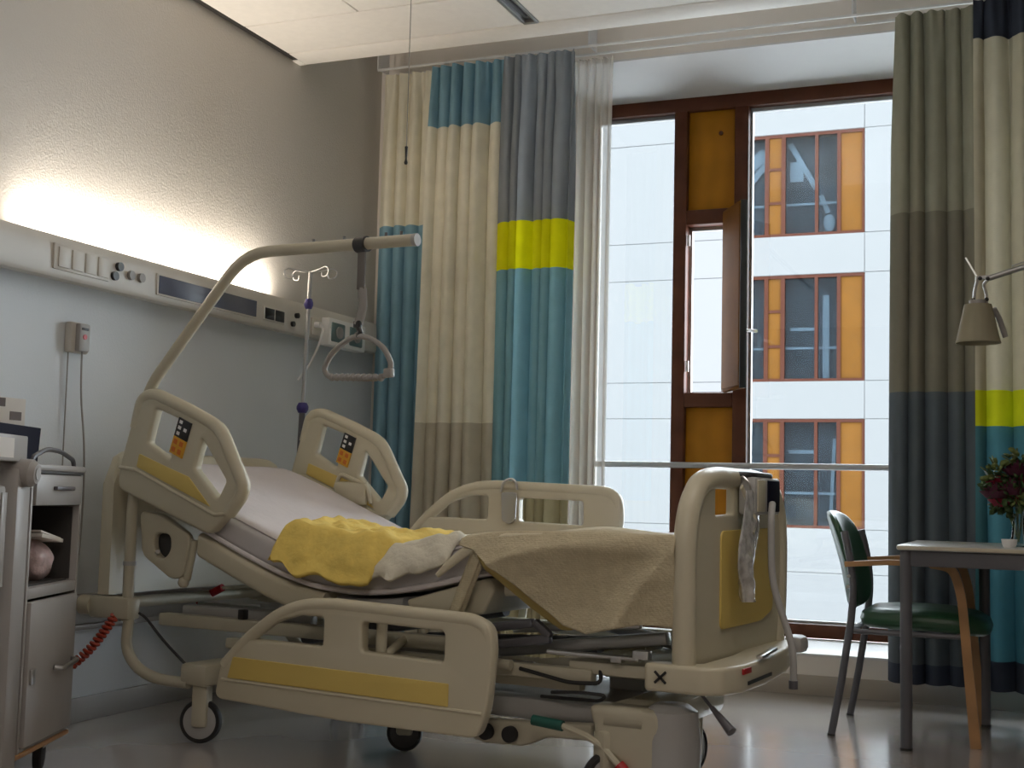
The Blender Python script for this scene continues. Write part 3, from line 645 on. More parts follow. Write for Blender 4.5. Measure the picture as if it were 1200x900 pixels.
# foot cross member and caster housings
MB().box((1.90, -0.02, 0.20), (2.08, 0.62, 0.285), 0.03).build('cross_member', 'bed_frame_paint', bed)
for v, du in ((0.03, 0), (0.60, -0.14)):
    h = MB().use('bed_frame_paint').plate([(1.875 + du, 0.285), (2.10 + du, 0.285), (2.12 + du, 0.21), (2.11 + du, 0.07), (2.02 + du, 0.06), (1.97 + du, 0.14), (1.905 + du, 0.15), (1.90 + du, 0.21)], [], 0.10, 0.02, XZ(v), 0.03)
    h.build('caster_housing', None, bed)
MB().lathe([(0.001, 0.30), (0.05, 0.298), (0.075, 0.28), (0.085, 0.2), (0.085, 0.06), (0.001, 0.06)], Matrix.Translation((2.11, 0.06, 0))).build('foot_housing', 'bed_grey', bed, label='grey rounded housing over the foot end caster')
def caster(u, v, rot, r=0.075, w=0.03, fork=True):
    e = empty('caster', (u, v, 0), rot); e.parent = bed
    mx = Matrix.Translation((0, 0, r)) @ Matrix.Rotation(PI / 2, 4, 'X')
    MB().lathe([(r * .80, -w * .5), (r * .95, -w * .5), (r, -w * .3), (r, w * .3), (r * .95, w * .5), (r * .80, w * .5)], mx, 32).build('tyre', 'black_rubber', e)
    MB().lathe([(0.001, -w * .55), (r * .5, -w * .6), (r * .84, -w * .42), (r * .84, w * .42), (r * .5, w * .6), (0.001, w * .55)], mx, 28).build('wheel_disc', 'bed_grey', e)
    if fork: MB().box((-0.028, -w * .5 - 0.016, 0.055), (0.03, w * .5 + 0.016, 0.215), 0.012).build('fork', 'bed_frame_paint', e)
    return e
caster(0.365, 0.03, 0.35); caster(0.365, 0.90, 0.2); caster(1.93, 0.0, 1.0); caster(1.98, 0.56, 1.35, 0.08)
c5 = caster(1.02, 0.33, 0.4, 0.062)
for k_ in c5.children:
    if k_.name.startswith('wheel_disc'): k_.data.materials[0] = M['bed_dark']
# lifting columns
for u in (0.62, 1.82): MB().use('bed_grey').box((u - 0.06, 0.39, 0.24), (u + 0.06, 0.51, 0.34), 0.008).use('bed_frame_paint').box((u - 0.075, 0.375, 0.31), (u + 0.075, 0.525, 0.42), 0.008).build('lift_column', None, bed)
# carrier frame
MB().use('bed_frame_paint').box((0.10, 0.075, 0.385), (1.45, 0.125, 0.430), 0.006).box((0.10, 0.80, 0.385), (2.10, 0.85, 0.430), 0.006).box((0.90, 0.04, 0.335), (1.86, 0.085, 0.375), 0.006).build('carrier_beam', None, bed)
MB().use('bed_frame_paint').beam((0.42, 0.10, 0.345), (1.55, 0.10, 0.345), 0.05, 0.035, 0.005).build('carrier_beam', None, bed)
MB().use('bed_frame_paint').box((1.45, 0.09, 0.300), (1.80, 0.13, 0.345), 0.005).box((1.78, 0.05, 0.36), (2.10, 0.80, 0.40), 0.008).build('carrier_beam', None, bed)
MB().use('brushed_metal').box((-0.12, 0.52, 0.40), (0.60, 0.56, 0.43), 0.004).box((0.30, 0.40, 0.44), (0.55, 0.60, 0.455), 0.004).build('cross_bar', None, bed)
MB().box((0.16, 0.13, 0.415), (0.75, 0.17, 0.46), 0.008).build('actuator', 'bed_grey', bed)
MB().box((0.475, 0.07, 0.43), (0.50, 0.10, 0.465), 0.004).build('clip', 'black_plastic', bed)
MB().tube([(0.60, 0.30, 0.36), (1.45, 0.25, 0.52)], 0.028).tube([(1.0, 0.5, 0.36), (1.7, 0.45, 0.40)], 0.03).build('actuator', 'dark_steel', bed)
MB().use('dark_steel').beam((1.36, 0.05, 0.45), (1.66, 0.05, 0.50), 0.03, 0.028, 0.008).beam((1.36, 0.05, 0.40), (1.72, 0.05, 0.455), 0.03, 0.028, 0.008).beam((1.66, 0.05, 0.505), (1.72, 0.05, 0.46), 0.03, 0.028, 0.01).build('scissor_link', None, bed)
MB().use('brushed_metal').beam((1.45, 0.16, 0.39), (2.05, 0.18, 0.47), 0.05, 0.04, 0.008).beam((1.55, 0.55, 0.48), (2.05, 0.5, 0.40), 0.05, 0.035, 0.008).use('bed_grey').box((1.60, 0.60, 0.36), (2.06, 0.70, 0.385), 0.006).build('scissor_link', None, bed)
MB().use('steel').beam((1.50, 0.22, 0.455), (1.95, 0.20, 0.500), 0.025, 0.02, 0.004).tube([(1.72, 0.03, 0.42), (2.02, 0.03, 0.42)], 0.008).box((1.93, 0.02, 0.405), (1.965, 0.05, 0.425), 0.003).box((2.00, 0.02, 0.42), (2.05, 0.05, 0.445), 0.003).box((1.42, 0.08, 0.355), (1.64, 0.11, 0.375), 0.006).build('linkage', None, bed)
MB().use('bed_frame_paint').tube([(1.42, 0.02, 0.375), (1.60, 0.02, 0.37)], 0.016).tube([(1.42, 0.02, 0.34), (1.52, 0.02, 0.335)], 0.018).build('linkage', None, bed)
cb = MB().tube([(1.75, 0.0, 0.305), (1.85, -0.01, 0.315), (1.93, 0.0, 0.312), (1.90, 0.02, 0.29), (1.70, 0.03, 0.285)], 0.005, 8, 0.03).tube([(1.62, 0.04, 0.36), (1.80, 0.02, 0.335), (1.90, 0.03, 0.34), (1.88, 0.06, 0.38)], 0.006, 8, 0.03)
cb.build('cable', 'black_rubber', bed)
MB().tube([(0.07, 0.01, 0.43), (0.12, -0.01, 0.42), (0.22, -0.02, 0.345), (0.33, 0.0, 0.255)], 0.005, 8, 0.05).build('cable', 'black_rubber', bed)
# brake pedals
MB().use('green_plastic').tube([(1.70, -0.02, 0.222), (1.80, -0.02, 0.214)], 0.016, 10).use('bed_frame_paint').tube([(1.80, -0.02, 0.214), (1.88, -0.025, 0.195), (1.93, -0.025, 0.17), (1.985, -0.03, 0.125)], 0.010, 8).use('red_plastic').tube([(1.985, -0.03, 0.125), (2.03, -0.03, 0.085)], 0.018, 10).build('brake_pedal', None, bed)
# emergency back release handle
MB().use('bed_frame_paint').tube([(0.10, 0.60, 0.50), (-0.06, 0.60, 0.485)], 0.007, 8).use('red_plastic').tube([(-0.06, 0.60, 0.487), (-0.19, 0.60, 0.425)], 0.016, 10).build('release_handle', None, bed, label='red back release handle')
MB().use('dark_steel').tube([(2.17, 0.05, 0.37), (2.25, 0.02, 0.30)], 0.005, 8).use('dark_steel').tube([(2.245, 0.022, 0.305), (2.315, -0.01, 0.25)], [0.007, 0.015], 10).build('foot_lever', None, bed)
# foot end bumper
fbp = MB().use('bed_plastic').plate([(2.06, -0.04), (2.24, -0.045), (2.29, -0.01), (2.315, 0.10), (2.315, 0.30), (2.28, 0.62), (2.22, 0.90), (2.10, 0.90), (2.10, 0.75), (2.17, 0.55), (2.20, 0.3), (2.20, 0.05), (2.06, 0.03)], [], 0.078, 0.012, XY(0.382), 0.02)
fbo = fbp.build('foot_bumper', None, bed)
MB().box((2.19, 0.86, 0.375), (2.26, 0.95, 0.435), 0.02).build('bumper_roller', 'bed_grey', bed)
mk = MB()
for s in (1, -1): mk.beam((2.098, -0.046, 0.385 - 0.016 * s), (2.132, -0.046, 0.385 + 0.016 * s), 0.003, 0.007)
mk.build('cross_mark', 'button_black', fbo, label='black cross mark')
MB().box((2.312, 0.08, 0.395), (2.318, 0.15, 0.412), 0.002).build('red_mark', 'red_plastic', fbo, label='small red mark')
MB().beam((2.318, 0.12, 0.368), (2.317, 0.34, 0.372), 0.003, 0.010).build('slot', 'button_black', fbo)
MB().use('steel').beam((2.318, 0.22, 0.432), (2.30, 0.42, 0.438), 0.02, 0.010, 0.003).build('name_bar', None, fbo)

# mattress platform panels under the mattress
MT = [(-0.03, 0.985), (0.05, 0.960), (0.28, 0.873), (0.52, 0.775), (0.70, 0.708), (0.85, 0.672), (1.0, 0.660), (1.15, 0.668), (1.32, 0.700), (1.48, 0.742), (1.60, 0.760), (1.8, 0.765), (2.08, 0.765)]
def mt(u):
    for (a, za), (b, zb) in zip(MT[:-1], MT[1:]):
        if u <= b: 
            t = max(0, (u - a) / (b - a)); return za + (zb - za) * t
    return MT[-1][1]
def smz(u): return (mt(u - 0.06) + mt(u) * 2 + mt(u + 0.06)) / 4
def slab(u0, u1, v0, v1, ztop, thick, rc, nu=30):
    b = MB(); nsec = []
    for (cv, cz, a0) in ((v1 - rc, -rc, 0), (v0 + rc, -rc, PI / 2), (v0 + rc, -thick + rc, PI), (v1 - rc, -thick + rc, 1.5 * PI)):
        for k in range(5):
            a = a0 + k * PI / 8; nsec.append((cv + rc * math.cos(a), cz + rc * math.sin(a)))
    # subdivide the top so that it can carry soft waves
    n = len(nsec); V = []; F = []
    for i in range(nu + 1):
        u = u0 + (u1 - u0) * i / nu
        for (v, z) in nsec: V.append((u, v, ztop(u) + z))
    for i in range(nu):
        for j in range(n): F.append((i * n + j, i * n + (j + 1) % n, (i + 1) * n + (j + 1) % n, (i + 1) * n + j))
    F.append(tuple(range(n))); F.append(tuple(nu * n + j for j in range(n))[::-1])
    return b.raw(V, F)
TK = 0.115
slab(0.345, 0.90, -0.005, 0.94, lambda u: smz(u) - TK - 0.004, 0.085, 0.02).build('back_panel', 'bed_plastic', bed)
slab(0.0, 0.34, 0.12, 0.90, lambda u: smz(u) - TK - 0.004, 0.04, 0.015, 8).build('back_panel', 'bed_grey', bed)
slab(0.93, 1.19, 0.03, 0.91, lambda u: smz(u) - TK - 0.010, 0.03, 0.01).build('seat_panel', 'bed_grey', bed)
MB().plate([(1.215, 0.545), (1.52, 0.632), (1.545, 0.60), (1.50, 0.515), (1.28, 0.500), (1.225, 0.520)], [], 0.90, 0.012, XZ(0.46), 0.02).build('thigh_panel', 'bed_plastic', bed)
slab(1.57, 2.09, 0.02, 0.92, lambda u: smz(u) - TK - 0.004, 0.06, 0.015, 8).build('calf_panel', 'bed_plastic', bed)

# mattress
mtr = empty('mattress', BO, TH); tag(mtr, 'white sheeted mattress bent up at the head end, lying on the hospital bed', 'mattress')
slab(-0.01, 2.11, 0.02, 0.93, lambda u: smz(u) - 0.004, TK - 0.006, 0.03, 60).build('mattress_core', 'mattress_side_shade', mtr, label='mattress with the greyish shade of its side put into the colour')
def sheetf(a, b):
    u = -0.012 + 2.124 * a; v = 0.03 + 0.89 * b
    d = min(v - 0.02, 0.93 - v)
    z = smz(u) + 0.004 - 0.020 * max(0, 1 - d / 0.035) ** 2 + 0.004 * noise.noise(Vector((u * 4, v * 5, 0)))
    return (u, v, z)
MB().grid(sheetf, 70, 40).build('fitted_sheet', 'sheet_white', mtr, solid=0.004)
pp = [(u, 0.012, smz(u) - TK + 0.012) for u in [0.0 + 0.05 * i for i in range(42)]]
MB().tube(pp, 0.009, 8).build('piping', 'sheet_white', mtr)

# crumpled yellow cover and white cloth on the seat
def lump(name, label, poly, H, mname, seed, drape, cat):
    # poly: 4 corners (u,v) : near-left, near-right, far-right, far-left ; closed lumpy pad lying on the mattress, near edge draping over the side
    A, B, Cc, D = [Vector(p) for p in poly]
    nu, nv = 44, 34
    top = {}; bot = {}
    def base(u, v):
        zz = smz(u) + 0.008
        if v < 0.03: zz -= min(drape, (0.03 - v) * 1.15)
        return zz
    def P(i, j, upper):
        s = i / nu; t = j / nv
        p = A * (1 - s) * (1 - t) + B * s * (1 - t) + Cc * s * t + D * (1 - s) * t
        wob = noise.noise(Vector((s * 2 + seed, t * 3, 2))) * 0.025 * t
        p = p + Vector((wob, 0.02 * noise.noise(Vector((s * 5, t * 2 + seed, 5)))))
        e = min(s, 1 - s, t * 0.9, (1 - t)) ; prof = min(1, e / 0.13) ** 0.5 if e > 0 else 0
        u, v = p.x, p.y
        if not upper: return (u, v, base(u, v) + (0.0 if e > 0 else H * 0.35))
        w = noise.noise(Vector((u * 9 + seed, v * 12, 0))) * 0.012 + noise.noise(Vector((u * 22 + v * 10, v * 26 + seed, 3))) * 0.010 + 0.005 * math.sin((u * 0.8 + v) * 60 + 5 * noise.noise(Vector((u * 5, v * 5, seed))))
        z = base(u, v) + H * 0.35 + H * 0.65 * prof + w * prof * min(1, t * 3)
        if v < 0.035: v = max(v, -0.03 + 0.3 * v)
        return (u, v - 0.01 * prof, z)
    b = MB(); V = []; F = []
    for up_ in (True, False):
        for i in range(nu + 1):
            for j in range(nv + 1): V.append(P(i, j, up_))
    W1 = nv + 1; off = (nu + 1) * W1
    for i in range(nu):
        for j in range(nv):
            q = (i * W1 + j, (i + 1) * W1 + j, (i + 1) * W1 + j + 1, i * W1 + j + 1)
            F.append(q); F.append(tuple(off + k for k in q[::-1]))
    def strip(seq):
        for a, c in zip(seq[:-1], seq[1:]): F.append((a, c, off + c, off + a))
    strip([i * W1 for i in range(nu + 1)]); strip([i * W1 + nv for i in range(nu + 1)]); strip(list(range(W1))); strip([nu * W1 + j for j in range(W1)])
    b.raw(V, F)
    o = b.build(name, mname, angle=180); o.location = BO; o.rotation_euler = (0, 0, TH)
    tag(o, label, cat)
    return o
lump('folded_cover', 'crumpled yellow cotton cover lying folded in the seat of the bed', [(0.70, -0.055), (1.11, -0.055), (1.26, 0.34), (0.66, 0.52)], 0.085, 'yellow_cotton', 3.3, 0.12, 'cover')
lump('crumpled_cloth', 'small crumpled off-white cloth between yellow cover and beige blanket', [(1.095, -0.04), (1.39, -0.03), (1.40, 0.16), (1.20, 0.17)], 0.042, 'white_cotton', 8.1, 0.09, 'cloth')

# beige blanket over the foot end, hanging down on the near side
bl = empty('blanket', BO, TH); tag(bl, 'beige woven blanket draped over the near foot end of the bed', 'blanket')
def drop(u):
    pts = [(1.44, 0.02), (1.50, 0.045), (1.60, 0.125), (1.70, 0.205), (1.80, 0.275), (1.88, 0.295), (1.96, 0.275), (2.04, 0.258), (2.15, 0.262)]
    for (a, x), (b, y) in zip(pts[:-1], pts[1:]):
        if u <= b: return x + (y - x) * max(0, (u - a) / (b - a))
    return pts[-1][1]
def blf(a, t):
    u = 1.44 + (2.148 - 1.44) * a
    L = drop(u)
    top = 0.42 - 0.17 * max(0, min(1, (u - 1.6) / 0.3))
    if t < 0.38:      # lying on the mattress
        v = top * (1 - t / 0.38)
        z = smz(u) + 0.018 + 0.004 * noise.noise(Vector((u * 6, v * 8, 1)))
        return (u, v, z + 0.006 * math.sin(u * 14 + v * 5))
    k = (t - 0.38) / 0.62
    d = L * k
    ang = math.atan2(d + 0.02, 2.15 - u + 0.03)
    rad = math.hypot(d, 2.15 - u)
    fold = (1 - 2 * abs(math.sin(ang * 3.9 - 0.75 + 0.35 * noise.noise(Vector((u * 3, d * 3, 0))))) ** 0.8) * min(1, d / 0.07) * min(1, rad / 0.15)
    sag = math.sin((u - 1.5) * 7.5 - d * 9) * 0.007 * min(1, d / 0.05)
    tp_ = 1 - 0.6 * max(0, min(1, (u - 1.98) / 0.12))
    v = -0.014 - 0.045 * tp_ * min(1, (d / 0.05)) ** 0.5 - 0.030 * fold * tp_ + sag + 0.005 * noise.noise(Vector((u * 20, d * 20, 4))) * min(1, d / 0.05)
    rz = 0.018
    z = smz(u) + rz - d - (0.0 if d > 0.03 else 0.0)
    if u > 2.06: v += 0.0
    return (u, v, z)
blo = MB().grid(blf, 90, 70).build('blanket_cloth', 'blanket_beige', bl, solid=0.007, angle=180)
# underside turned out along the slanting lower edge
def hemf(a, t):
    u = 1.53 + (1.85 - 1.53) * a
    d = drop(u) - 0.004; p = blf((u - 1.44) / (2.148 - 1.44), 1.0)
    return (u - 0.020 * t, p[1] + 0.010 + 0.014 * t, p[2] + 0.006 - 0.030 * t * (max(0, math.sin(PI * a)) ** 0.5))
MB().grid(hemf, 30, 4).build('turned_hem', 'hem_khaki', bl, solid=0.004, angle=180, label='khaki underside showing at the slanting hem')
rp_ = [(1.355, -0.025, 0.632), (1.40, -0.032, 0.668), (1.45, -0.03, 0.705), (1.50, -0.028, 0.733), (1.60, -0.03, 0.758), (1.72, -0.03, 0.768), (1.80, -0.028, 0.768)]
MB().tube(rp_, [0.009, 0.014, 0.017, 0.016, 0.014, 0.009, 0.005], 12, flat=0.8).build('rolled_edge', 'blanket_hem', bl, label='pale rolled top edge')
def flapf(a, t):
    u = 1.49 + 0.06 * a; z0 = smz(1.5) - 0.02
    return (u - 0.10 * t + 0.015 * math.sin(a * 5), -0.035 - 0.015 * math.sin(a * PI), z0 - 0.24 * t - 0.02 * a)
MB().grid(flapf, 10, 14).build('blanket_corner', 'blanket_beige', bl, solid=0.006, angle=180)

# trapeze handle hanging from the pole
th = empty('trapeze_handle', (0, 0, 0)); th.location = Matrix.Rotation(TH, 4, 'Z') @ Vector((1.005, 0, 1.70)) + Vector(BO); th.rotation_euler = (0, 0, TH - 0.1)
tag(th, 'grey triangular trapeze grip on a strap hanging from the bed pole', 'handle')
MB().cyl((-0.022, 0, 0.012), (0.022, 0, 0.012), 0.027, 20).build('clamp', 'black_plastic', th)
MB().box((-0.016, -0.004, -0.14), (0.016, 0.004, 0.0), 0.002).build('strap', 'strap_grey', th)
MB().tube([(0.01, 0, -0.135), (0.012, 0, -0.20), (-0.006, 0, -0.26)], [0.012, 0.016], 10, flat=0.4).tube([(-0.012, 0.004, -0.135), (-0.010, 0.004, -0.165), (0.008, 0.004, -0.20)], 0.004, 6).build('strap_loop', 'grip_grey', th)
MB().box((-0.022, -0.010, -0.27), (0.006, 0.010, -0.245), 0.005).tube([(-0.008, 0, -0.26), (0.004, 0, -0.285), (-0.006, 0, -0.30)], 0.010, 8).build('buckle', 'black_plastic', th)
gpts = [(-0.01, 0, -0.293), (-0.07, 0, -0.315), (-0.125, 0, -0.355), (-0.155, 0, -0.405), (-0.125, 0, -0.432), (-0.02, 0, -0.437), (0.075, 0, -0.443), (0.13, 0, -0.43), (0.145, 0, -0.40), (0.115, 0, -0.345), (0.06, 0, -0.31)]
MB().tube(gpts, 0.0095, 10, 0.045, closed=True).build('grip_ring', 'grip_grey', th)
rb = MB()
for i in range(10): rb.ball((-0.115 + 0.024 * i, 0, -0.431 - 0.0009 * i), 0.0135, (0.75, 1, 1), 6)
rb.build('finger_ridges', 'grip_grey', th)
MB().box((0.118, -0.012, -0.44), (0.150, 0.012, -0.41), 0.005, Matrix.Identity(4)).build('clip', 'cart_white', th)

# infusion pole at the far head corner
iv = empty('infusion_pole', Matrix.Rotation(TH, 4, 'Z') @ Vector((0.0, 0.97, 0.40)) + Vector(BO)); tag(iv, 'slim chrome infusion pole with looped hooks and blue collars behind the bed', 'infusion pole')
tip = Vector((0.035, 0.0, 1.44))
def ivp(z): return tip * (z / 1.44)
MB().tube([ivp(0), ivp(0.85)], 0.0135, 12).build('lower_tube', 'dark_steel', iv)
MB().tube([ivp(0.85), ivp(1.44)], 0.009, 12).build('upper_tube', 'brushed_metal', iv)
for z, r in ((0.845, 0.026), (1.30, 0.020)):
    p = ivp(z); MB().lathe([(0.001, -0.025), (r * .7, -0.022), (r, -0.006), (r, 0.006), (r * .7, 0.022), (0.001, 0.025)], Matrix.Translation(p), 16).build('collar', 'indigo_plastic', iv, label='blue clamping collar')
for s in (-1, 1):
    for q in (0, 1):
        b = MB(); dx = s * 1.0; dy = 0.35 * (1 if q else -1)
        pts = [tip, tip + Vector((dx * 0.05, dy * .05, 0.006)), tip + Vector((dx * 0.095, dy * .09, 0.018)), tip + Vector((dx * 0.115, dy * 0.11, 0.002)), tip + Vector((dx * 0.105, dy * .10, -0.026)), tip + Vector((dx * 0.075, dy * .08, -0.028)), tip + Vector((dx * 0.072, dy * .07, -0.008))]
        b.tube(pts, 0.0032, 6, 0.03).build('hook', 'steel', iv)

# clear pouch and drain tube hanging on the footboard
R = Matrix.Rotation(TH, 4, 'Z')
def bedpt(u, v, z): return R @ Vector((u, v, z)) + Vector(BO)
po = empty('clear_pouch', bedpt(FU + 0.05, 0.38, 0.90), TH); tag(po, 'crumpled clear plastic pouch hanging on the outside of the footboard', 'bag')
def pf(side):
    def f(a, t):
        w = 0.045 + 0.05 * math.sin(PI * min(1, t * 1.15)) * (1 - 0.3 * t)
        y = (a - 0.5) * 2 * w - 0.03 * t + 0.02 * math.sin(t * 7); th_ = 0.018 * math.sin(PI * a) * (0.3 + t)
        n_ = noise.noise(Vector((a * 5, t * 9, side * 4))) * 0.012
        return (0.012 + side * th_ + n_ * math.sin(PI * a), y, 0.02 - 0.34 * t)
    return f
MB().grid(pf(1), 14, 30).grid(pf(-1), 14, 30).build('pouch_film', 'clear_pouch', po, angle=180)
MB().tube([(-0.02, 0.02, 0.03), (-0.02, 0.0, 0.07), (0.01, 0.0, 0.04), (0.012, 0, 0.01)], 0.004, 6, 0.02).build('hook', 'steel', po)
MB().tube([(0.005, -0.065, 0.03), (0.01, 0.0, -0.03), (0.02, 0.03, -0.07), (0.02, 0.0, -0.11)], 0.010, 8, 0.03, flat=0.4).build('strap', 'bed_plastic', po)
ca = empty('drain_tube', bedpt(FU + 0.1, 0.43, 0.34), TH); tag(ca, 'dark grey tube hanging straight down the outside of the footboard', 'tube')
MB().tube([(0, 0.05, 0.54), (0.012, 0.0, 0.50), (0.015, 0, 0.30), (0.085, 0.0, 0.10), (0.085, 0.0, 0.0)], 0.011, 10, 0.06).build('tube', 'bed_grey', ca)
MB().tube([(0.085, 0, 0.005), (0.085, 0, -0.02)], 0.014, 10).build('end_cap', 'dark_steel', ca)

# bag clip on the far side rail
bc = empty('rail_hanger', bedpt(1.075, 0.97, 0.92), TH); tag(bc, 'pale plastic hanger with hooked wire clipped over the far side rail', 'hanger')
MB().tube([(-0.035, -0.035, -0.02), (-0.03, -0.035, 0.02), (0, -0.02, 0.035), (0.03, -0.035, 0.02), (0.035, -0.035, -0.01)], 0.005, 8, 0.02).build('hook', 'steel', bc)
MB().plate([(-0.035, -0.02), (0.035, -0.02), (0.03, -0.13), (0.0, -0.145), (-0.03, -0.13)], [], 0.008, 0.003, XZ(-0.035), 0.012).build('holder', 'brushed_metal', bc)

# red coiled hose
hs = empty('coiled_hose', (-3.1, 3.7, 0.3)); tag(hs, 'red coiled hose sagging from the head of the bed behind the cabinet', 'hose')
hp = []
a0 = bedpt(0.03, -0.05, 0.42); a1 = bedpt(0.03, -0.09, 0.30); a2 = bedpt(-0.06, -0.14, 0.24); a3 = bedpt(-0.13, -0.25, 0.17); a4 = Vector((-3.30, 3.50, 0.17))
path = fillet([bedpt(0.02, -0.06, 0.42), bedpt(-0.02, -0.12, 0.31), bedpt(-0.10, -0.18, 0.22), a4], 0.1, False, 8)
dense = []
for p, q in zip(path[:-1], path[1:]):
    L_ = (q - p).length; k = max(1, int(L_ / 0.0016))
    for i in range(k): dense.append(p + (q - p) * i / k)
coil = []
for i, p in enumerate(dense):
    d = (dense[min(i + 1, len(dense) - 1)] - dense[max(i - 1, 0)]).normalized(); nn = Vector((0, 0, 1)) - d * d.z; nn.normalize(); bb = d.cross(nn)
    coil.append(p + (nn * math.cos(i * 0.62) + bb * math.sin(i * 0.62)) * 0.013 - Vector(hs.location))
MB().tube(coil, 0.0062, 6).build('hose', 'hose_red', hs)

# ---------------------------------------------------------------- bedside cabinet on the left
ca_ang = math.radians(22)
cab = empty('bedside_cabinet', (-2.742, 3.001, 0)); tag(cab, 'tall white bedside cabinet on casters with drawer, open shelf and door, at the left edge', 'cabinet')
# local axes: x along the face (away from camera), y into the body
Acx = Vector((-math.sin(ca_ang), math.cos(ca_ang), 0)); Bcx = Vector((-math.cos(ca_ang), -math.sin(ca_ang), 0))
cab.rotation_euler = (0, 0, PI / 2 + ca_ang)
DW, DD = 0.405, 0.42
body = MB().use('cart_white')
body.box((-0.015, 0.0, 0.10), (0.0, DD, 0.93), 0.003).box((DW - 0.0, 0.0, 0.13), (DW + 0.018, DD, 0.93), 0.003).box((0, DD - 0.015, 0.12), (DW, DD, 0.93)).box((0, 0.0, 0.548), (DW, DD - 0.015, 0.58), 0.003).box((0, 0.004, 0.10), (DW, DD - 0.015, 0.118), 0.003)
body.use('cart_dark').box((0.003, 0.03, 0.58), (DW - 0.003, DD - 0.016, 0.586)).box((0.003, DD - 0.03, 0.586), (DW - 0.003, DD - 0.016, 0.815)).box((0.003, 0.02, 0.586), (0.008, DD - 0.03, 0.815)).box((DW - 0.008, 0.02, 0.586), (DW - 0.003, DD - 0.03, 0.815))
body.build('body', None, cab)
MB().box((-0.02, -0.012, 0.925), (DW + 0.022, DD, 0.945), 0.008).build('top_board', 'cart_white', cab)
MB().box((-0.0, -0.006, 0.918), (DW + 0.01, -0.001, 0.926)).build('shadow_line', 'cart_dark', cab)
dr = MB().box((0.004, -0.008, 0.822), (DW - 0.004, 0.02, 0.915), 0.004).build('drawer', 'cart_white', cab)
MB().box((0.14, -0.022, 0.868), (0.30, -0.006, 0.880), 0.004).build('pull', 'dark_steel', dr)
dd = MB().box((0.006, -0.010, 0.122), (DW - 0.004, 0.012, 0.540), 0.004).build('door', 'cart_white', cab)
MB().use('brushed_metal').tube([(0.215, -0.012, 0.328), (0.23, -0.035, 0.322), (0.36, -0.035, 0.335), (0.375, -0.012, 0.335)], 0.008, 8, 0.01).build('handle', None, dd, label='chrome bow handle')
MB().box((0.02, -0.018, 0.30), (0.055, -0.008, 0.345), 0.004).build('lock', 'brushed_metal', dd)
MB().tube([(0.02, 0.02, 0.93), (0.03, 0.02, 0.965), (0.14, 0.02, 0.993), (0.26, 0.02, 0.990), (0.385, 0.02, 0.965), (0.395, 0.02, 0.93)], 0.0075, 8, 0.04).build('top_rail', 'dark_steel', cab, label='dark curved rail on the top')
# side arm post with round joint
MB().box((-0.145, -0.01, 0.06), (-0.045, 0.05, 0.93), 0.012).build('post', 'cart_white', cab)
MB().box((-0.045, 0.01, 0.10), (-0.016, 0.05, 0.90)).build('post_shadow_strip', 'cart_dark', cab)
jn = MB().tube([(-0.10, 0.10, 0.925), (-0.10, -0.03, 0.915)], 0.04, 24).tube([(-0.10, -0.03, 0.915), (-0.10, -0.045, 0.914)], [0.04, 0.028], 24).build('swivel_joint', 'cart_white', cab)
MB().tube([(-0.10, -0.046, 0.914), (-0.10, -0.048, 0.914)], 0.018, 16).build('joint_cap', 'bed_grey', jn)
MB().box((-0.30, 0.0, 0.12), (-0.20, 0.04, 0.88), 0.012).box((-0.24, -0.004, 0.60), (-0.205, -0.001, 0.86), 0.001).build('folded_tray', 'cart_white', cab)
for (x, y) in ((0.30, 0.05), (-0.1, 0.06), (0.30, 0.36), (-0.05, 0.36)):
    e = empty('caster', (x, y, 0), 0.2); e.parent = cab
    mx = Matrix.Translation((0, 0, 0.05)) @ Matrix.Rotation(PI / 2, 4, 'X')
    MB().lathe([(0.001, -0.016), (0.03, -0.016), (0.046, -0.013), (0.05, -0.008), (0.05, 0.008), (0.046, 0.013), (0.03, 0.016), (0.001, 0.016)], mx, 24).build('wheel', 'black_rubber', e)
    MB().box((-0.03, -0.022, 0.07), (0.03, 0.022, 0.105), 0.008).build('fork', 'bed_grey', e)
MB().box((-0.05, -0.005, 0.095), (DW, 0.03, 0.108), 0.003).build('base_rail', 'beech_wood', cab)
def cabpt(x, y, z): return Vector((-2.742, 3.001, 0)) + Acx * x + Bcx * y + Vector((0, 0, z))
# things in the open shelf
bg_ = empty('plastic_bag', cabpt(0.27, 0.10, 0.588), PI / 2 + ca_ang); tag(bg_, 'crumpled pinkish plastic bag stuffed in the open cabinet shelf', 'bag')
def bagf(a, t):
    an = a * 2 * PI; r = (0.085 * math.sin(PI * min(0.999, 0.12 + t * 0.86)) ** 0.6) * (1 + 0.18 * noise.noise(Vector((math.cos(an) * 2, math.sin(an) * 2, t * 4))))
    return (r * math.cos(an) * 1.05, r * math.sin(an) * 0.75, 0.125 * t)
MB().grid(bagf, 30, 16).build('bag_film', 'plastic_bag', bg_, angle=180)
nl = empty('folded_leaflet', cabpt(0.27, 0.09, 0.712), PI / 2 + ca_ang); tag(nl, 'folded cream leaflet lying on top of the plastic bag in the shelf', 'leaflet')
MB().box((-0.10, -0.06, 0.0), (0.09, 0.07, 0.012), 0.002, Matrix.Rotation(0.12, 4, 'Y')).box((-0.10, -0.055, 0.012), (0.08, 0.07, 0.018), 0.001, Matrix.Rotation(0.16, 4, 'Y')).build('pages', 'paper', nl)
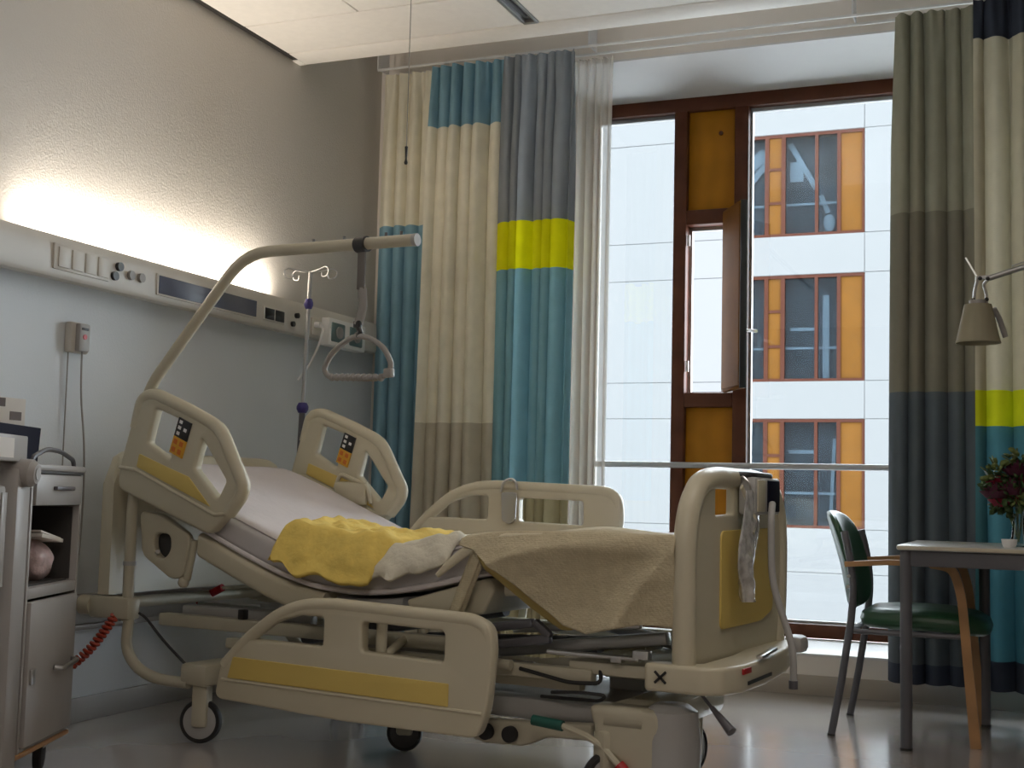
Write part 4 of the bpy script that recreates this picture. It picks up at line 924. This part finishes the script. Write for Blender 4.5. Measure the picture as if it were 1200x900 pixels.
# things on top
lp = empty('tilted_screen', cabpt(-0.06, 0.10, 0.948), PI / 2 + ca_ang); tag(lp, 'dark navy screen tilted back on top of the bedside cabinet', 'screen')
tm = Matrix.Translation((0, 0.0, 0.005)) @ Matrix.Rotation(math.radians(-14), 4, 'X')
MB().plate([(-0.26, 0.0), (0.33, 0.0), (0.42, 0.115), (-0.26, 0.115)], [], 0.014, 0.003, tm @ XZ(0), 0.006).build('screen_panel', 'navy_lid', lp)
MB().box((0.05, 0.01, 0), (0.30, 0.12, 0.008), 0.003).build('stand', 'black_plastic', lp)
bx = empty('tissue_box', cabpt(-0.14, 0.02, 0.947), PI / 2 + ca_ang); tag(bx, 'small pale box standing in front of the navy screen', 'box')
MB().box((-0.14, -0.02, 0), (0.075, 0.05, 0.075), 0.004).build('carton', 'cart_white', bx)
MB().box((-0.14, -0.0215, 0.01), (-0.03, -0.0195, 0.065)).build('label', 'paper', bx)

# ---------------------------------------------------------------- table, chair, lamp, flowers
tb = empty('table', (-0.5, 4.96, 0)); tag(tb, 'grey topped table with round dark legs before the right curtain', 'table')
MB().use('table_top').box((0, 0, 0.722), (1.5, 0.78, 0.742), 0.008).build('tabletop', None, tb)
MB().box((0.004, -0.0015, 0.7255), (1.49, 0.002, 0.7385), 0.001).build('edge_band', 'table_edge', tb)
ap = MB().box((0.045, 0.02, 0.665), (1.46, 0.045, 0.722), 0.003).box((0.045, 0.735, 0.665), (1.46, 0.76, 0.722), 0.003).box((0.012, 0.05, 0.665), (0.035, 0.73, 0.722), 0.003).box((1.465, 0.05, 0.665), (1.488, 0.73, 0.722), 0.003)
ap.build('apron', 'dark_steel', tb)
for (x, y) in ((0.032, 0.032), (1.468, 0.032), (0.275, 0.735), (1.468, 0.748)):
    lg = MB().cyl((x, y, 0.0), (x, y, 0.722), 0.0215, 20).build('leg', 'dark_steel', tb)
    MB().cyl((x, y, 0.0), (x, y, 0.01), 0.0225, 20).build('foot_cap', 'black_rubber', lg)

ch = empty('armchair', (-0.5, 5.43, 0)); tag(ch, 'green upholstered armchair with wooden arms and dark legs, pushed under the table', 'chair')
def ca2(x): return x + 0.5
for s, yy in ((-1, -0.265), (1, 0.265)):
    MB().tube([(-0.262, yy, 0), (-0.225, yy, 0.20), (-0.188, yy, 0.44), (-0.178, yy, 0.56), (-0.192, yy, 0.68), (-0.215, yy * 0.96, 0.78)], 0.0145, 12, 0.08).build('back_leg', 'dark_steel', ch)
    MB().tube([(-0.262, yy, 0), (-0.261, yy, 0.008)], 0.016, 12).build('foot_cap', 'black_rubber', ch)
    w = MB()
    prof_ = fillet([(-0.21, 0, 0.655), (-0.05, 0, 0.668), (0.12, 0, 0.668), (0.185, 0, 0.655), (0.215, 0, 0.56), (0.262, 0, 0.0)], 0.06, False, 6)
    n = len(prof_); V = []; F = []
    for i, p in enumerate(prof_):
        a = prof_[max(0, i - 1)]; b2 = prof_[min(n - 1, i + 1)]; d = (b2 - a).normalized(); nr_ = Vector((-d.z, 0, d.x))
        hw = 0.022 if p.z > 0.63 else 0.016; ht = 0.010 if p.x < 0.1 else 0.016 + 0.003 * (p.z < 0.3)
        for (sy, sn) in ((-1, -1), (1, -1), (1, 1), (-1, 1)): V.append(p + nr_ * ht * sn + Vector((0, yy + sy * hw, 0)))
    for i in range(n - 1):
        for j in range(4): F.append((i * 4 + j, i * 4 + (j + 1) % 4, (i + 1) * 4 + (j + 1) % 4, (i + 1) * 4 + j))
    F.append((0, 1, 2, 3)); F.append(tuple((n - 1) * 4 + j for j in (3, 2, 1, 0)))
    w.raw(V, F).build('arm', 'beech_wood', ch, label='wooden arm curving down into the front leg')
    MB().cyl((-0.195, yy - 0.012, 0.61), (-0.195, yy - 0.018, 0.61), 0.007, 10).cyl((-0.198, yy - 0.012, 0.57), (-0.198, yy - 0.018, 0.57), 0.007, 10).build('bolt', 'steel', ch)
def seatf(a, t):
    an = a * 2 * PI
    cx = math.copysign(abs(math.cos(an)) ** 0.45, math.cos(an)); sy = math.copysign(abs(math.sin(an)) ** 0.45, math.sin(an))
    prf = [(0.0, 0.412), (0.90, 0.412), (0.98, 0.425), (1.0, 0.445), (0.97, 0.468), (0.85, 0.485), (0.5, 0.495), (0.0, 0.497)]
    k = t * (len(prf) - 1); i = min(int(k), len(prf) - 2); f = k - i
    r = prf[i][0] + (prf[i + 1][0] - prf[i][0]) * f; z = prf[i][1] + (prf[i + 1][1] - prf[i][1]) * f
    return (0.07 + 0.245 * cx * r, 0.235 * sy * r, z - 0.02 * max(0, cx * r) ** 2)
MB().grid(seatf, 48, 21).build('seat', 'green_vinyl', ch, label='green upholstered seat', angle=50)
MB().tube([(-0.19, -0.26, 0.40), (-0.19, 0.26, 0.40)], 0.011).tube([(0.20, -0.25, 0.40), (0.20, 0.25, 0.40)], 0.011).tube([(-0.19, -0.25, 0.40), (0.21, -0.25, 0.40)], 0.010).tube([(-0.19, 0.25, 0.40), (0.21, 0.25, 0.40)], 0.010).build('seat_frame', 'dark_steel', ch)
def backf(a, t):
    an = a * 2 * PI
    c = math.copysign(abs(math.cos(an)) ** 0.55, math.cos(an)); s_ = math.copysign(abs(math.sin(an)) ** 0.55, math.sin(an))
    lay = [(0.0, -1), (0.85, -1), (0.97, -0.7), (1.0, 0), (0.97, 0.7), (0.85, 1), (0.0, 1)]
    k = t * 6; i = min(int(k), 5); f = k - i
    r = lay[i][0] + (lay[i + 1][0] - lay[i][0]) * f; d = lay[i][1] + (lay[i + 1][1] - lay[i][1]) * f
    y = 0.235 * c * r; z = 0.665 + 0.195 * s_ * r
    lean = -0.195 - (z - 0.50) * 0.19 - 0.10 * max(0, z - 0.65)
    return (lean - 0.05 * (1 - (y / 0.235) ** 2) + 0.018 * d + 0.03, y, z)
MB().grid(backf, 48, 18).build('backrest', 'green_vinyl', ch, label='curved green upholstered backrest', angle=50)

lm = empty('desk_lamp', (0.62, 5.30, 0.742)); tag(lm, 'jointed metal desk lamp with beige cone shade reaching in above the table', 'lamp')
def L_(x, y, z): return Vector((x - 0.62, y - 5.30, z - 0.742))
mx = Matrix.Translation(L_(-0.222, 5.2, 1.508))
MB().lathe([(0.083, 0), (0.080, 0.01), (0.050, 0.148), (0.030, 0.150), (0.030, 0.146), (0.047, 0.144), (0.077, 0.01), (0.079, 0)], mx, 32).build('shade', 'lamp_shade', lm)
MB().use('steel').tube([L_(-0.235, 5.2, 1.655), L_(-0.235, 5.2, 1.70), L_(-0.225, 5.2, 1.745), L_(-0.222, 5.2, 1.765)], 0.006, 8, 0.02).tube([L_(-0.190, 5.2, 1.655), L_(-0.19, 5.2, 1.70), L_(-0.205, 5.2, 1.735), L_(-0.17, 5.2, 1.762)], 0.006, 8, 0.02).tube([L_(-0.222, 5.2, 1.76), L_(-0.265, 5.2, 1.84)], 0.004, 6).tube([L_(-0.222, 5.2, 1.76), L_(-0.17, 5.2, 1.762)], 0.008, 8).build('shade_yoke', None, lm)
MB().use('black_plastic').ball(L_(-0.213, 5.195, 1.757), 0.008).ball(L_(-0.185, 5.195, 1.755), 0.008).ball(L_(-0.238, 5.195, 1.675), 0.008).ball(L_(-0.19, 5.195, 1.675), 0.008).build('joint', None, lm)
MB().lathe([(0.001, 0.148), (0.032, 0.148), (0.032, 0.165), (0.001, 0.168)], mx, 20).build('socket', 'grip_grey', lm)
MB().tube([L_(-0.165, 5.21, 1.64), L_(-0.145, 5.24, 1.60), L_(-0.125, 5.25, 1.535)], 0.011, 10, 0.02).build('grip_stem', 'grip_grey', lm)
MB().tube([L_(-0.18, 5.2, 1.757), L_(0.56, 5.28, 1.995)], 0.011, 12).tube([L_(-0.10, 5.2, 1.80), L_(0.56, 5.28, 2.015)], 0.003, 6).build('upper_arm', 'brushed_metal', lm)
MB().tube([L_(0.56, 5.28, 1.995), L_(0.62, 5.30, 0.78)], 0.011, 12).ball(L_(0.56, 5.28, 1.995), 0.02).build('lower_arm', 'brushed_metal', lm)
MB().lathe([(0.001, 0.0), (0.11, 0), (0.11, 0.012), (0.02, 0.022), (0.015, 0.06), (0.001, 0.06)], n=32).build('base', 'brushed_metal', lm)

vs_ = empty('vase', (-0.085, 5.22, 0.742)); tag(vs_, 'clear glass vase on the table at the right edge', 'vase')
MB().lathe([(0.001, 0.004), (0.030, 0.004), (0.033, 0.0), (0.035, 0.006), (0.024, 0.05), (0.022, 0.09), (0.034, 0.15), (0.031, 0.15), (0.019, 0.09), (0.021, 0.05), (0.028, 0.01), (0.001, 0.01)], n=28).build('vessel', 'clear_glass', vs_)
fl = empty('flower_bouquet', (-0.085, 5.22, 0.76)); tag(fl, 'bouquet of dark crimson flowers and green leaves in the glass vase', 'flowers')
stm = MB(); 
def leafs(name, mname, items, seed):
    r = random.Random(seed); b = MB()
    for (cx, cy_, cz, rad, n_, ln) in items:
        for i in range(n_):
            d = Vector((r.gauss(0, 1), r.gauss(0, 1), r.gauss(0, 1))).normalized(); p = Vector((cx, cy_, cz)) + d * rad * r.uniform(0.3, 1)
            t1 = (d + Vector((r.uniform(-.6, .6), r.uniform(-.6, .6), r.uniform(-.6, .6)))).normalized(); t2 = t1.orthogonal().normalized(); t2 = (Matrix.Rotation(r.uniform(0, 6), 3, t1) @ t2)
            up3 = t1.cross(t2); l = ln * r.uniform(0.7, 1.3); w_ = l * 0.33
            b.raw([p, p + t1 * l * .35 + t2 * w_, p + t1 * l * .75 + t2 * w_ * .8 + up3 * l * .08, p + t1 * l + up3 * l * .15, p + t1 * l * .75 - t2 * w_ * .8 + up3 * l * .08, p + t1 * l * .35 - t2 * w_], [(0, 1, 2, 3), (0, 3, 4, 5)])
    return b.build(name, mname, fl, solid=0.0008, kind='stuff', angle=60)
def F_(x, z): return (x + 0.085, z - 0.76)
FK = 1.35
fc = [(-0.165, 0.945, 0.030), (-0.135, 0.915, 0.032), (-0.155, 0.985, 0.028), (-0.10, 0.96, 0.032), (-0.06, 0.93, 0.03), (-0.045, 1.0, 0.03), (-0.09, 1.03, 0.028)]
for k, (x, z, r0) in enumerate(fc):
    a_, z_ = F_(x, z); yy = (-0.03, 0.01, 0.03)[k % 3]
    b = MB(); rr = random.Random(k); r0 = r0 * FK
    for ring in range(4):
        for i in range(5 + ring):
            an = i * 2 * PI / (5 + ring) + ring * 0.5; rad = r0 * (0.35 + 0.36 * ring)
            def pt(s, t, an=an, rad=rad, ring=ring):
                w_ = (s - 0.5) * 1.5; h = t
                q = an + w_ * (0.5) ; R_ = rad * (0.55 + 0.45 * t)
                return (a_ + R_ * math.cos(q), yy + R_ * math.sin(q) * 0.9, z_ - r0 * 0.6 + r0 * (1.5 - 0.28 * ring) * h)
            b.grid(pt, 3, 3)
    b.build('bloom', 'petal_crimson' if k % 3 else 'petal_dark', fl, angle=60)
    MB().tube([(a_, yy, z_ - r0 * .6), (a_ * 0.5, yy * .5, 0.12), (0.0, 0.0, 0.0)], 0.0022, 6, 0.03).build('stem', 'leaf', fl)
it_ = [(*((F_(x, 0))[0],), 0.0, F_(0, z)[1], r0, n_, 0.035) for (x, z, r0, n_) in ((-0.14, 0.93, 0.06, 70), (-0.07, 0.96, 0.075, 90), (-0.16, 0.98, 0.05, 50), (-0.05, 1.03, 0.06, 70), (-0.10, 0.90, 0.04, 35), (0.0, 0.95, 0.06, 60))]
leafs('leaves', 'leaf', it_, 4)
leafs('pale_leaves', 'pale_leaf', [(F_(-0.17, 0)[0], -0.01, F_(0, 1.02)[1], 0.035, 24, 0.035), (F_(-0.08, 0)[0], -0.03, F_(0, 1.07)[1], 0.035, 24, 0.035), (F_(-0.095, 0)[0], -0.04, F_(0, 0.92)[1], 0.02, 14, 0.03)], 6)
cu_ = empty('small_dish', (-0.115, 5.10, 0.742)); tag(cu_, 'small white round dish beside the glass vase', 'dish')
MB().lathe([(0.001, 0.003), (0.018, 0.003), (0.020, 0.0), (0.026, 0.012), (0.028, 0.03), (0.025, 0.03), (0.022, 0.012), (0.001, 0.008)], n=24).build('bowl', 'sill_white', cu_)
